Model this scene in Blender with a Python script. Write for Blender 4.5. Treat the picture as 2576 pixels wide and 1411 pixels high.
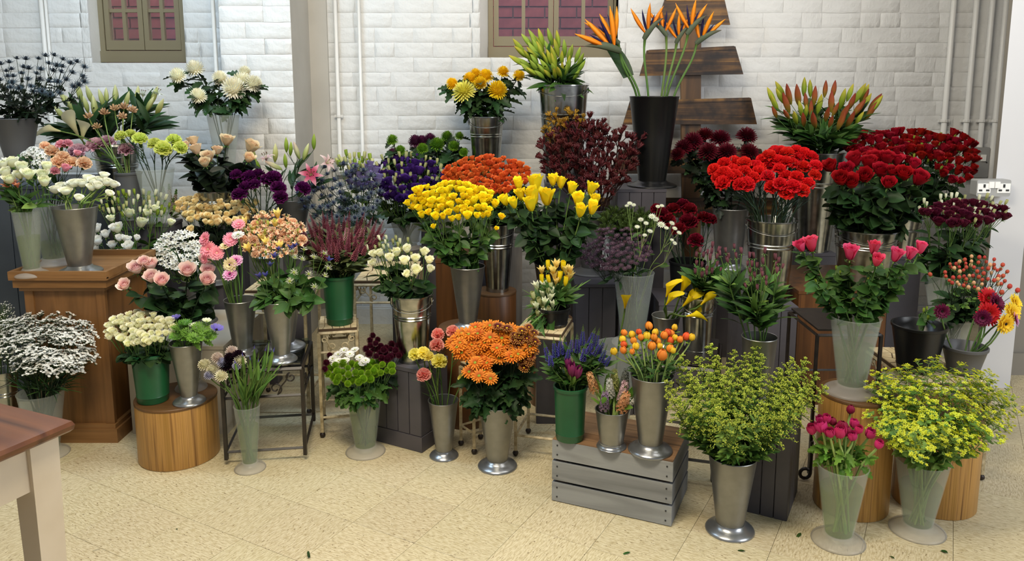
import bpy, math, random
from mathutils import Vector, Matrix
R = random.Random(11)
for o in list(bpy.data.objects): bpy.data.objects.remove(o)
scene = bpy.context.scene
COL = scene.collection
# ---------------------------------------------------------------- camera (measured from the floor tiles' vanishing points)
F, CX, CY, HC = 1970.0, 1288.0, 522.0, 1.5
TH = math.atan(302.0/F); SN, CS = math.sin(TH), math.cos(TH)
cd = bpy.data.cameras.new('camera'); cam = bpy.data.objects.new('camera', cd); COL.objects.link(cam)
cam.location = (0, 0, HC); cam.rotation_euler = (math.pi/2-TH, 0, 0)
cd.sensor_width = 36; cd.lens = F/2576*36; cd.shift_y = -(705.5-CY)/2576; cd.clip_end = 60
scene.camera = cam
# ---------------------------------------------------------------- light
w = bpy.data.worlds.new('world'); scene.world = w; w.use_nodes = True
bg = w.node_tree.nodes['Background']; bg.inputs[0].default_value = (0.80, 0.86, 1.0, 1); bg.inputs[1].default_value = 0.27
def area(name, loc, target, size, size_y, power, col):
    l = bpy.data.lights.new(name, 'AREA'); l.shape = 'RECTANGLE'; l.size = size; l.size_y = size_y; l.energy = power; l.color = col
    o = bpy.data.objects.new(name, l); COL.objects.link(o); o.location = loc
    o.rotation_euler = (Vector(target)-Vector(loc)).to_track_quat('-Z', 'Y').to_euler(); o['kind'] = 'helper'; return o
area('ceiling_lamp_warm', (-0.5, 1.35, 3.1), (-0.3, 2.6, 0.2), 1.3, 0.5, 88, (1.0, 0.88, 0.68))
area('ceiling_lamp_cool', (-1.9, 3.1, 3.15), (-1.8, 4.6, 1.3), 1.2, 0.3, 40, (0.60, 0.80, 1.0))
area('shopfront_daylight', (3.6, 0.6, 2.3), (1.6, 3.0, 0.4), 1.6, 2.0, 84, (0.93, 0.96, 1.0))
area('wall_fill', (0.9, 2.6, 3.2), (0.9, 4.7, 1.5), 2.6, 0.3, 36, (1.0, 0.96, 0.91))  # added fill light with no real fixture, brightens the back wall
scene.view_settings.view_transform = 'Standard'; scene.view_settings.look = 'None'
scene.view_settings.exposure = 0.0; scene.view_settings.gamma = 1.0; scene.view_settings.use_curve_mapping = False
# ---------------------------------------------------------------- measuring helpers
def AT(px, py, Y):
    u = (px-CX)/F; v = -(py-CY)/F; t = Y/(CS+v*SN)
    return Vector((u*t, Y, HC+t*(v*CS-SN)))
def GF(px, py, z=0.0):
    u = (px-CX)/F; v = -(py-CY)/F; t = (HC-z)/(SN-v*CS)
    return Vector((u*t, t*(CS+v*SN), z))
def MPP(p): return (p[1]*CS+(HC-p[2])*SN)/F          # metres per pixel at a point
CAMP = Vector((0, 0, HC))
def lerp(a, b, t): return a+(b-a)*t
def C(h, a=1.0):
    r = [int(h[i:i+2], 16)/255 for i in (1, 3, 5)]
    return tuple(((x/12.92) if x <= .04045 else ((x+.055)/1.055)**2.4) for x in r)+(a,)
# ---------------------------------------------------------------- objects
def tag(o, label=None, cat=None, group=None, kind=None):
    if label: o['label'] = label
    if cat: o['category'] = cat
    if group: o['group'] = group
    if kind: o['kind'] = kind
    return o
def empty(name, loc):
    o = bpy.data.objects.new(name, None); o.empty_display_size = .02; COL.objects.link(o); o.location = loc; return o
def ob(name, me, parent=None, M=None, off=None):
    o = bpy.data.objects.new(name, me); COL.objects.link(o)
    if parent: o.parent = parent
    if M is not None: o.matrix_basis = M
    elif off is not None: o.location = off
    return o
class MB:
    def __init__(s): s.v = []; s.f = []; s.m = []; s.t = []; s.sm = True
    def add(s, vs, fs, m=0, ts=None):
        b = len(s.v); s.v.extend(tuple(v) for v in vs); s.t.extend(ts if ts else [0.0]*len(vs))
        for f in fs: s.f.append(tuple(i+b for i in f)); s.m.append(m)
    def grid(s, rows, m=0, ts=None, close=False):
        nv = len(rows[0]); vs = [p for r in rows for p in r]; fs = []
        for i in range(len(rows)-1):
            for j in range(nv if close else nv-1):
                k = (j+1) % nv
                fs.append((i*nv+j, i*nv+k, (i+1)*nv+k, (i+1)*nv+j))
        s.add(vs, fs, m, [t for t in ts for _ in range(nv)] if ts else None)
    def box(s, c, d, m=0, M=None):
        x, y, z = d[0]/2, d[1]/2, d[2]/2; c = Vector(c)
        vs = [Vector((sx*x, sy*y, sz*z)) for sz in (-1, 1) for sx, sy in ((-1, -1), (1, -1), (1, 1), (-1, 1))]
        vs = [(M @ v if M else v)+c for v in vs]
        s.add(vs, [(3, 2, 1, 0), (4, 5, 6, 7), (0, 1, 5, 4), (1, 2, 6, 5), (2, 3, 7, 6), (3, 0, 4, 7)], m)
    def prism(s, poly, y0, y1, m=0):       # poly of (x,z), extruded in y
        n = len(poly); vs = [(x, y0, z) for x, z in poly]+[(x, y1, z) for x, z in poly]
        s.add(vs, [tuple(range(n)), tuple(range(2*n-1, n-1, -1))]+[(i, i+n, (i+1) % n+n, (i+1) % n) for i in range(n)], m)
    def lathe(s, prof, seg=28, m=0, c=(0, 0, 0), cap=False):
        rows = [[Vector((r*math.cos(2*math.pi*j/seg)+c[0], r*math.sin(2*math.pi*j/seg)+c[1], z+c[2])) for j in range(seg)] for r, z in prof]
        s.grid(rows, m, None, True)
    def tube(s, pts, r, seg=5, m=0, cap=True, ts=None):
        pts = [Vector(p) for p in pts]; rows = []; n = len(pts); ref = Vector((.3, .9, .1))
        for i, p in enumerate(pts):
            d = (pts[min(i+1, n-1)]-pts[max(i-1, 0)]);
            if d.length < 1e-9: d = Vector((0, 0, 1))
            d.normalize(); a = d.cross(ref)
            if a.length < .05: a = d.cross(Vector((1, 0, 0)))
            a.normalize(); b = d.cross(a); rr = r[i] if isinstance(r, (list, tuple)) else r
            rows.append([p+(a*math.cos(2*math.pi*j/seg)+b*math.sin(2*math.pi*j/seg))*rr for j in range(seg)])
        b0 = len(s.v); s.grid(rows, m, ts if ts else [i/(n-1) for i in range(n)], True)
        if cap:
            s.f.append(tuple(b0+j for j in range(seg))); s.m.append(m)
            e = b0+(n-1)*seg; s.f.append(tuple(e+seg-1-j for j in range(seg))); s.m.append(m)
    def ball(s, c, r, m=0, seg=7, rings=5, sq=(1, 1, 1), t=0.0):
        rows = []
        for i in range(rings+1):
            a = math.pi*i/rings; rr = max(math.sin(a), .02)
            rows.append([Vector((c[0]+r*sq[0]*rr*math.cos(2*math.pi*j/seg), c[1]+r*sq[1]*rr*math.sin(2*math.pi*j/seg), c[2]-r*sq[2]*math.cos(a))) for j in range(seg)])
        s.grid(rows, m, [t]*(rings+1), True)
    def octa(s, c, r, m=0, t=0.0):
        c = Vector(c); vs = [c+Vector(d)*r for d in ((1, 0, 0), (0, 1, 0), (-1, 0, 0), (0, -1, 0), (0, 0, 1), (0, 0, -1))]
        s.add(vs, [(0, 1, 4), (1, 2, 4), (2, 3, 4), (3, 0, 4), (1, 0, 5), (2, 1, 5), (3, 2, 5), (0, 3, 5)], m, [t]*6)
    def mesh(s, name, mats, smooth=None):
        me = bpy.data.meshes.new(name); me.from_pydata(s.v, [], s.f)
        for m in mats: me.materials.append(MAT[m] if isinstance(m, str) else m)
        me.polygons.foreach_set('material_index', s.m)
        sm = s.sm if smooth is None else smooth
        me.polygons.foreach_set('use_smooth', [sm]*len(s.f))
        at = me.attributes.new('pt', 'FLOAT', 'POINT'); at.data.foreach_set('value', s.t)
        me.update(); return me
def sharp(me, ang=40):
    try: me.set_sharp_from_angle(angle=math.radians(ang))
    except Exception: pass
    return me
# ---------------------------------------------------------------- materials
MAT = {}
def newmat(name):
    m = bpy.data.materials.new(name); m.use_nodes = True; nt = m.node_tree; b = nt.nodes['Principled BSDF']; MAT[name] = m
    return m, nt, b
def N(nt, t, **kw):
    n = nt.nodes.new('ShaderNode'+t)
    for k, v in kw.items():
        if k.startswith('i_'):
            key = k[2:]; key = int(key) if key.isdigit() else key.replace('_', ' ')
            n.inputs[key].default_value = v
        else: setattr(n, k, v)
    return n
def ramp(nt, fac, stops):
    r = N(nt, 'ValToRGB'); e = r.color_ramp.elements
    while len(e) < len(stops): e.new(.5)
    for x, (p, c) in zip(e, stops): x.position = p; x.color = c
    if fac is not None: nt.links.new(fac, r.inputs[0])
    return r.outputs[0]
def vary(nt, col, hv=.02, vv=.25):
    oi = N(nt, 'ObjectInfo'); h = N(nt, 'HueSaturation')
    a = N(nt, 'MapRange'); a.inputs[3].default_value = .5-hv; a.inputs[4].default_value = .5+hv
    b = N(nt, 'MapRange'); b.inputs[3].default_value = 1-vv; b.inputs[4].default_value = 1+vv*.6
    nt.links.new(oi.outputs['Random'], a.inputs[0])
    mu = N(nt, 'Math', operation='MULTIPLY'); mu.inputs[1].default_value = 7.31; fr = N(nt, 'Math', operation='FRACT')
    nt.links.new(oi.outputs['Random'], mu.inputs[0]); nt.links.new(mu.outputs[0], fr.inputs[0]); nt.links.new(fr.outputs[0], b.inputs[0])
    nt.links.new(a.outputs[0], h.inputs['Hue']); nt.links.new(b.outputs[0], h.inputs['Value']); nt.links.new(col, h.inputs['Color'])
    return h.outputs[0]
def petal_mat(name, cin, cout, cmid=None, rough=.55, trans=.25, hv=.007, vv=.12):
    m, nt, b = newmat(name)
    at = N(nt, 'Attribute', attribute_name='pt')
    st = [(0.0, C(cin)), (1.0, C(cout))] if not cmid else [(0.0, C(cin)), (.5, C(cmid)), (1.0, C(cout))]
    c = vary(nt, ramp(nt, at.outputs['Fac'], st), hv, vv)
    nt.links.new(c, b.inputs['Base Color']); b.inputs['Roughness'].default_value = rough; b.inputs['Specular IOR Level'].default_value = .25
    tr = N(nt, 'BsdfTranslucent'); mx = N(nt, 'MixShader'); mx.inputs[0].default_value = trans
    nt.links.new(c, tr.inputs[0]); nt.links.new(b.outputs[0], mx.inputs[1]); nt.links.new(tr.outputs[0], mx.inputs[2])
    nt.links.new(mx.outputs[0], nt.nodes['Material Output'].inputs[0]); return m
def leaf_mat(name, c1, c2, rough=.42, trans=.15, vv=.3, spec=.22):
    m, nt, b = newmat(name)
    at = N(nt, 'Attribute', attribute_name='pt')
    c = vary(nt, ramp(nt, at.outputs['Fac'], [(0, C(c1)), (1, C(c2))]), .02, vv)
    nt.links.new(c, b.inputs['Base Color']); b.inputs['Roughness'].default_value = rough; b.inputs['Specular IOR Level'].default_value = spec
    tr = N(nt, 'BsdfTranslucent'); mx = N(nt, 'MixShader'); mx.inputs[0].default_value = trans
    nt.links.new(c, tr.inputs[0]); nt.links.new(b.outputs[0], mx.inputs[1]); nt.links.new(tr.outputs[0], mx.inputs[2])
    nt.links.new(mx.outputs[0], nt.nodes['Material Output'].inputs[0]); return m
def plain(name, col, rough=.5, metal=0.0, spec=.5, noise=None, bump=None, cscale=8):
    m, nt, b = newmat(name); b.inputs['Roughness'].default_value = rough; b.inputs['Metallic'].default_value = metal
    b.inputs['Specular IOR Level'].default_value = spec; b.inputs['Base Color'].default_value = C(col)
    if noise or bump: tc = N(nt, 'TexCoord')
    if noise:
        n = N(nt, 'TexNoise'); n.inputs['Scale'].default_value = cscale; n.inputs['Detail'].default_value = 6
        nt.links.new(tc.outputs['Object'], n.inputs['Vector'])
        nt.links.new(ramp(nt, n.outputs['Fac'], [(.3, C(noise)), (.7, C(col))]), b.inputs['Base Color'])
    if bump:
        n2 = N(nt, 'TexNoise'); n2.inputs['Scale'].default_value = bump[0]; n2.inputs['Detail'].default_value = 5
        nt.links.new(tc.outputs['Object'], n2.inputs['Vector'])
        bp = N(nt, 'Bump'); bp.inputs['Strength'].default_value = bump[1]; bp.inputs['Distance'].default_value = bump[2]
        nt.links.new(n2.outputs['Fac'], bp.inputs['Height']); nt.links.new(bp.outputs[0], b.inputs['Normal'])
    return m
def wood(name, c1, c2, c3=None, axis='Z', scale=6, stretch=12, rough=.5, rings=False, bump=.15):
    m, nt, b = newmat(name); tc = N(nt, 'TexCoord'); mp = N(nt, 'Mapping')
    sc = [scale*stretch/4]*3; sc['XYZ'.index(axis)] = scale/6; mp.inputs['Scale'].default_value = sc
    nt.links.new(tc.outputs['Object'], mp.inputs[0])
    oi = N(nt, 'ObjectInfo'); ad = N(nt, 'VectorMath', operation='ADD'); cb = N(nt, 'CombineXYZ')
    ml = N(nt, 'Math', operation='MULTIPLY'); ml.inputs[1].default_value = 20; nt.links.new(oi.outputs['Random'], ml.inputs[0])
    for k in range(3): nt.links.new(ml.outputs[0], cb.inputs[k])
    nt.links.new(mp.outputs[0], ad.inputs[0]); nt.links.new(cb.outputs[0], ad.inputs[1])
    n = N(nt, 'TexNoise'); n.inputs['Scale'].default_value = 1; n.inputs['Detail'].default_value = 8; n.inputs['Distortion'].default_value = .8
    nt.links.new(ad.outputs[0], n.inputs['Vector'])
    st = [(.3, C(c1)), (.68, C(c2))] if not c3 else [(.28, C(c1)), (.5, C(c2)), (.72, C(c3))]
    nt.links.new(ramp(nt, n.outputs['Fac'], st), b.inputs['Base Color']); b.inputs['Roughness'].default_value = rough
    bp = N(nt, 'Bump'); bp.inputs['Strength'].default_value = bump; bp.inputs['Distance'].default_value = .004
    nt.links.new(n.outputs['Fac'], bp.inputs['Height']); nt.links.new(bp.outputs[0], b.inputs['Normal']); return m
def milky(name, col, clear=.45, rough=.3, tint=(1, 1, 1, 1)):
    m, nt, b = newmat(name); b.inputs['Base Color'].default_value = C(col); b.inputs['Roughness'].default_value = rough
    tl = N(nt, 'BsdfTranslucent'); tl.inputs[0].default_value = C(col); m1 = N(nt, 'MixShader'); m1.inputs[0].default_value = .5
    tp = N(nt, 'BsdfTransparent'); tp.inputs[0].default_value = tint; m2 = N(nt, 'MixShader'); m2.inputs[0].default_value = clear
    nt.links.new(b.outputs[0], m1.inputs[1]); nt.links.new(tl.outputs[0], m1.inputs[2])
    nt.links.new(m1.outputs[0], m2.inputs[1]); nt.links.new(tp.outputs[0], m2.inputs[2])
    nt.links.new(m2.outputs[0], nt.nodes['Material Output'].inputs[0]); return m
plain('wall_paint', '#d9d8d2', .62, noise='#cdccc6', bump=(38, .35, .006), cscale=5)
plain('brick_paint', '#d9d9d6', .6, noise='#cfcfcc', bump=(14, .7, .016), cscale=4)
plain('plaster', '#b9b6ae', .8, noise='#aaa79f', bump=(20, .2, .004), cscale=3)
plain('white_smooth', '#cfcfd0', .5)
plain('door_grey', '#8b857a', .6)
plain('conduit_paint', '#dcdbd6', .4)
plain('box_metal', '#a5a5a2', .4, metal=.2)
plain('switch_white', '#f4f4f0', .35)
plain('slot_dark', '#222222', .6)
plain('olive_paint', '#7d7359', .5)
plain('red_brick', '#8d4b44', .85, noise='#763a36', cscale=20)
plain('mortar', '#a89a90', .9)
plain('silver_plastic', '#8f8f8b', .36, metal=.8, noise='#868682', cscale=30)
plain('silver_foot', '#979a9d', .28, metal=.8)
plain('dark_plastic', '#5c5d5e', .45, metal=.25)
plain('black_plastic', '#101112', .32)
plain('green_plastic', '#195430', .36, noise='#164b2a', cscale=12)
plain('galvanised', '#b9bab4', .2, metal=1.0, noise='#8f918c', cscale=26)
plain('wire', '#8a8a86', .3, metal=1.0)
plain('cream_metal', '#cfc09a', .5, noise='#8e7c58', cscale=40)
plain('black_metal', '#17130f', .4, noise='#2a211a', cscale=30)
plain('rubber', '#2a201a', .5)
plain('mosaic', '#d8c8a2', .45, noise='#bba67c', cscale=30)
plain('grout', '#4e3c28', .9)
plain('grey_board', '#524f55', .5, noise='#444247', bump=(25, .2, .003), cscale=6)
plain('navy_board', '#3f4750', .55, noise='#363d46', cscale=6)
plain('white_board', '#b8b0a0', .6, noise='#a59c8a', cscale=4)
plain('table_white', '#ddd0bb', .5, noise='#cfc0a8', cscale=5)
plain('soil', '#1c140e', .9)
wood('pine', '#553719', '#845c33', '#6c4a25', 'Z', 6, 9, .45)
wood('pine_h', '#5c3d1f', '#8d663c', '#745029', 'X', 6, 9, .45)
wood('oak', '#70491c', '#b98b4b', '#98702f', 'Z', 9, 42, .4)
wood('oak_dark', '#4a3219', '#6b4a26', None, 'X', 7, 10, .5)
wood('brown_veneer', '#452912', '#6d4520', None, 'Z', 7, 16, .42)
wood('charred', '#170f08', '#4a3218', '#86622f', 'X', 8, 16, .55)
nt = MAT['charred'].node_tree; bs = nt.nodes['Principled BSDF']; lk = bs.inputs['Base Color'].links[0].from_socket
tc = N(nt, 'TexCoord'); mo = N(nt, 'TexNoise'); mo.inputs['Scale'].default_value = 11; mo.inputs['Detail'].default_value = 4; nt.links.new(tc.outputs['Object'], mo.inputs['Vector'])
mu = N(nt, 'MixRGB', blend_type='MULTIPLY'); mu.inputs[0].default_value = 1; nt.links.new(lk, mu.inputs[1]); nt.links.new(ramp(nt, mo.outputs['Fac'], [(.36, (.22, .19, .17, 1)), (.6, (1.15, 1.1, 1.0, 1))]), mu.inputs[2]); nt.links.new(mu.outputs[0], bs.inputs['Base Color'])
wood('charred_v', '#24180c', '#5c3f1f', '#87653a', 'Z', 5, 10, .5)
wood('crate_grey', '#6d6f70', '#96999a', '#83868a', 'X', 7, 8, .7)
wood('crate_grey_y', '#63666a', '#8b8e92', None, 'Y', 7, 8, .7)
wood('crate_top', '#3d2a1c', '#8c6a48', '#66492f', 'X', 7, 10, .7)
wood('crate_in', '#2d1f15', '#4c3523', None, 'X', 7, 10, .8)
wood('mahogany', '#331a0f', '#6b4226', '#4d2b18', 'X', 5, 9, .28)
wood('grey_weathered', '#5f5a54', '#8c857b', None, 'Z', 6, 12, .7)
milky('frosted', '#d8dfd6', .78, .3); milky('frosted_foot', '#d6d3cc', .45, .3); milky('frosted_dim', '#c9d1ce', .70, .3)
milky('water_green', '#8fa255', .79, .1, (.88, .94, .72, 1)); milky('water_pale', '#a3b088', .80, .1, (.90, .94, .86, 1))
# glass
m, nt, b = newmat('table_glass'); gl = N(nt, 'BsdfGlossy'); gl.inputs['Roughness'].default_value = .03; gl.inputs[0].default_value = (.8, .85, .85, 1)
tp = N(nt, 'BsdfTransparent'); tp.inputs[0].default_value = (.6, .66, .64, 1); mx = N(nt, 'MixShader'); mx.inputs[0].default_value = .88
nt.links.new(gl.outputs[0], mx.inputs[1]); nt.links.new(tp.outputs[0], mx.inputs[2]); nt.links.new(mx.outputs[0], nt.nodes['Material Output'].inputs[0])
m, nt, b = newmat('window_glass'); gl = N(nt, 'BsdfGlossy'); gl.inputs['Roughness'].default_value = .05; gl.inputs[0].default_value = (.9, .9, 1, 1)
tp = N(nt, 'BsdfTransparent'); tp.inputs[0].default_value = (.92, .9, .95, 1); mx = N(nt, 'MixShader'); mx.inputs[0].default_value = .86
nt.links.new(gl.outputs[0], mx.inputs[1]); nt.links.new(tp.outputs[0], mx.inputs[2]); nt.links.new(mx.outputs[0], nt.nodes['Material Output'].inputs[0])
# floor tile: cream vinyl with short brown flecks
m, nt, b = newmat('vinyl_tile'); tc = N(nt, 'TexCoord'); oi = N(nt, 'ObjectInfo')
mp = N(nt, 'Mapping'); mp.inputs['Scale'].default_value = (56, 230, 1); cb = N(nt, 'CombineXYZ'); ml = N(nt, 'Math', operation='MULTIPLY'); ml.inputs[1].default_value = 90
nt.links.new(oi.outputs['Random'], ml.inputs[0]); nt.links.new(ml.outputs[0], cb.inputs[0]); nt.links.new(ml.outputs[0], cb.inputs[1])
nt.links.new(tc.outputs['Object'], mp.inputs[0]); ad = N(nt, 'VectorMath', operation='ADD'); nt.links.new(mp.outputs[0], ad.inputs[0]); nt.links.new(cb.outputs[0], ad.inputs[1])
n1 = N(nt, 'TexNoise'); n1.inputs['Scale'].default_value = 1.0; n1.inputs['Detail'].default_value = 3; n1.inputs['Distortion'].default_value = 1.2; nt.links.new(ad.outputs[0], n1.inputs[0])
n2 = N(nt, 'TexNoise'); n2.inputs['Scale'].default_value = .8; n2.inputs['Detail'].default_value = 4; nt.links.new(ad.outputs[0], n2.inputs[0])
base = ramp(nt, n2.outputs['Fac'], [(.38, C('#b9aa84')), (.60, C('#d2c6a4'))])
fl = ramp(nt, n1.outputs['Fac'], [(.33, (1, 1, 1, 1)), (.375, (0, 0, 0, 1))])
mxc = N(nt, 'MixRGB'); mxc.inputs[2].default_value = C('#7d6a48'); nt.links.new(fl, mxc.inputs[0]); nt.links.new(base, mxc.inputs[1])
nt.links.new(vary(nt, mxc.outputs[0], .004, .05), b.inputs['Base Color']); b.inputs['Roughness'].default_value = .42
plain('floor_joint', '#83755a', .8)
# ================================================================ the room
YW, YP = 4.88, 4.46
def struct(name, mb, mats, parent=None, smooth=False, label=None):
    o = ob(name, mb.mesh(name, mats, smooth), parent)
    if not parent: o['kind'] = 'structure'
    if label: o['label'] = label
    return o
# floor: a dark bed with every tile laid on it
TS = 0.1745*HC; A1, A2 = math.radians(61), math.radians(-29)
dA = Vector((math.cos(A1), math.sin(A1), 0)); dB = Vector((math.cos(A2), math.sin(A2), 0))
mb = MB(); mb.box((0, 2.2, -.03), (11, 8, .05)); floor = struct('floor', mb, ['floor_joint'], None, False, 'cream vinyl tiled floor laid diagonally with brown flecks')
mb = MB(); e = TS/2-.0006; b = .0012
mb.grid([[(-e, -e, -.004), (e, -e, -.004), (e, e, -.004), (-e, e, -.004)], [(-e, -e, -.0006), (e, -e, -.0006), (e, e, -.0006), (-e, e, -.0006)], [(-e+b, -e+b, 0), (e-b, -e+b, 0), (e-b, e-b, 0), (-e+b, e-b, 0)]], 0, None, True)
mb.f.append((8, 9, 10, 11)); mb.m.append(0); tile_me = mb.mesh('tile', ['vinyl_tile'], False)
rest = MB(); cand = []
for i in range(-30, 40):
    for j in range(-40, 40):
        # joints: nA.p = .271h+k*TS , nB.p = 1.125h+k*TS
        a = (0.271*HC+(i+.5)*TS); bb = (1.125*HC+(j+.5)*TS)
        nA = Vector((-math.sin(A1), math.cos(A1), 0)); nB = Vector((-math.sin(A2), math.cos(A2), 0))
        c = nA*a+nB*bb
        if not (-4.6 < c.x < 4.6 and -1.0 < c.y < 5.2): continue
        zz = c.y*CS+HC*SN
        px = CX+F*c.x/zz if zz > .3 else 9e9
        py = CY+F*(HC*CS-c.y*SN)/zz if zz > .3 else 9e9
        vis = -60 < px < 2640 and py < 1480 and c.y < 4.9
        cand.append((0 if vis else 1, c.y if not vis else -py, i, j, c))
cand.sort(key=lambda q: (q[0], q[1]))
for k, (v, _, i, j, c) in enumerate(cand):
    rot = A2+(math.pi/2 if (i*7+j*3) % 5 in (0, 2) else 0)
    if k < 290 and v == 0:
        ob('tile', tile_me, floor, Matrix.Translation((c.x, c.y, 0)) @ Matrix.Rotation(rot, 4, 'Z'))
    else:
        rest.box((c.x, c.y, -.002), (2*e, 2*e, .004), 0, Matrix.Rotation(A2, 3, 'Z'))
o = ob('outer_tiles', rest.mesh('outer_tiles', ['vinyl_tile'], False), floor); o['kind'] = 'stuff'
# back wall with two splayed window openings
w1 = (AT(231, 158, YW).x, AT(468, 158, YW).x, AT(350, 158, YW).z)
w2 = (AT(1208, 148, YW).x, AT(1553, 148, YW).x, AT(1400, 148, YW).z)
ZT = 3.3
def wall_boxes(mb, x0, x1, y0, y1, holes):
    xs = x0
    for (a, b2, zb) in holes:
        mb.box(((xs+a)/2, (y0+y1)/2, ZT/2), (a-xs, y1-y0, ZT)); mb.box(((a+b2)/2, (y0+y1)/2, zb/2), (b2-a, y1-y0, zb)); xs = b2
    mb.box(((xs+x1)/2, (y0+y1)/2, ZT/2), (x1-xs, y1-y0, ZT))
mb = MB(); wall_boxes(mb, -4.4, 3.8, YW+.004, YW+.16, (w1, w2))
back = struct('wall_back', mb, ['brick_paint'], None, False, 'white painted brick wall behind the flower display')
pier_x = (AT(553, 100, YP).x, AT(741, 300, YP).x)
BL, BH = .236, .0885
def brick_mesh(seed):
    r = random.Random(seed); mb = MB(); L, Hh = BL-.001, BH-.0005
    xs = [-L/2, -L/2+.006, -L*.25, 0, L*.25, L/2-.006, L/2]; zs = [-Hh/2, -Hh/2+.007, -Hh*.15, Hh*.15, Hh/2-.007, Hh/2]; rows = []
    for k, z in enumerate(zs):
        row = []
        for i, x in enumerate(xs):
            edge = i in (0, 6) or k in (0, 5)
            row.append(Vector((x+(0 if i in (0, 6) else r.uniform(-.004, .004)), .0045 if edge else r.uniform(-.001, .0012), z+(r.uniform(-.001, .001) if edge else r.uniform(-.003, .003)))))
        rows.append(row)
    mb.grid(rows); return mb
brick_mb = [brick_mesh(k) for k in range(7)]; brick_me = [m.mesh('brick', ['brick_paint'], True) for m in brick_mb]
extra = MB(); nb = 0; cands = []
for k in range(0, 30):
    z = (k+.5)*BH; off = (0 if k % 2 else BL/2)+R.uniform(-.015, .015); x = -4.4+off
    while x < 2.8:
        L = BL*R.choice((1, 1, 1, .52)); xa, xb = x, x+L; x += L
        for (a, b2, zb) in (w1, w2):
            if z+BH*.3 > zb:
                if xa < a < xb: xb = a
                elif xa < b2 < xb: xa = b2
                elif xa >= a and xb <= b2: xb = xa
        if xb-xa < .03: continue
        cands.append((xa, xb, z))
for (xa, xb, z) in cands:
    xc = (xa+xb)/2; zz = YW*CS+(HC-z)*SN; px = CX+F*xc/zz; py = CY-F*((z-HC)*CS+YW*SN)/zz if False else CY+F*((HC-z)*CS-YW*SN)/zz
    M = Matrix.Translation((xc, YW, z)) @ Matrix.Diagonal(((xb-xa)/BL, R.uniform(.15, 1.15), 1, 1))
    q = R.randrange(7)
    if -20 < px < 2560 and -20 < py < 330 and not (560 < px < 775) and nb < 296:
        ob('brick', brick_me[q], back, M); nb += 1
    elif -60 < px < 2700 and -200 < py < 900:
        extra.add([M @ Vector(v) for v in brick_mb[q].v], brick_mb[q].f)
o = ob('brick_courses', extra.mesh('brick_courses', ['brick_paint'], True), back); o['kind'] = 'stuff'
# pier that stands forward of the wall
mb = MB(); mb.box(((pier_x[0]+pier_x[1])/2, (YP+YW)/2+.006, ZT/2), (pier_x[1]-pier_x[0], YW-YP, ZT))
pier = struct('wall_pier', mb, ['plaster'], None, False, 'white brick pier standing forward of the wall')
for k in range(8, 26):
    z = (k+.5)*BH; cut = R.choice((.36, .55, .62)); xs = [pier_x[0], lerp(*pier_x, cut), pier_x[1]]
    for a, b2 in zip(xs, xs[1:]):
        ob('brick', R.choice(brick_me), pier, Matrix.Translation(((a+b2)/2, YP+.002, z)) @ Matrix.Diagonal(((b2-a)/BL, R.uniform(.15, 1.15), 1, 1)))
# plastered strip in the corner beside the pier
cx1 = AT(832, 300, YW).x; mb = MB(); mb.box(((pier_x[1]+cx1)/2, YW-.008, ZT/2), (cx1-pier_x[1], .03, ZT))
struct('trim_1', mb, ['plaster'], None, False, 'grey plastered strip in the corner beside the brick pier')
# partition and side door frame at the far side
YR = 3.77
pl = AT(2499, 520, YR).x; pr = GF(2538, 975).x
mb = MB(); q = [(pl, YR), (pr, YR), (pr, YR+.08), (pl*(YR+.08)/YR+.004, YR+.08)]; mb.add([(x, y, z) for z in (0, ZT) for x, y in q], [(3, 2, 1, 0), (4, 5, 6, 7), (0, 1, 5, 4), (1, 2, 6, 5), (2, 3, 7, 6), (3, 0, 4, 7)]); struct('wall_right', mb, ['white_smooth'], None, False, 'smooth white end of a partition wall')
mb = MB(); mb.box((pr+.5, YR+.25, ZT/2), (1.0, .1, ZT)); mb.box((pr+.5, YR+.19, .06), (1.0, .02, .12))
struct('door_1', mb, ['door_grey'], None, False, 'grey brown door panel beside the white partition')
mb = MB(); mb.box((0, 3.3, ZT+.05), (11, 4.2, .1)); struct('ceiling', mb, ['white_smooth'])
mb = MB(); mb.box((-4.4, 2.5, ZT/2), (.1, 5.2, ZT)); struct('wall_left', mb, ['wall_paint'])
# skirting
mb = MB(); mb.box((-.8, YW-.012, .05), (6.9, .03, .1)); mb.box((-.8, YW-.012, .107), (6.9, .018, .014)); struct('baseboard_back', mb, ['brick_paint'])
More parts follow.
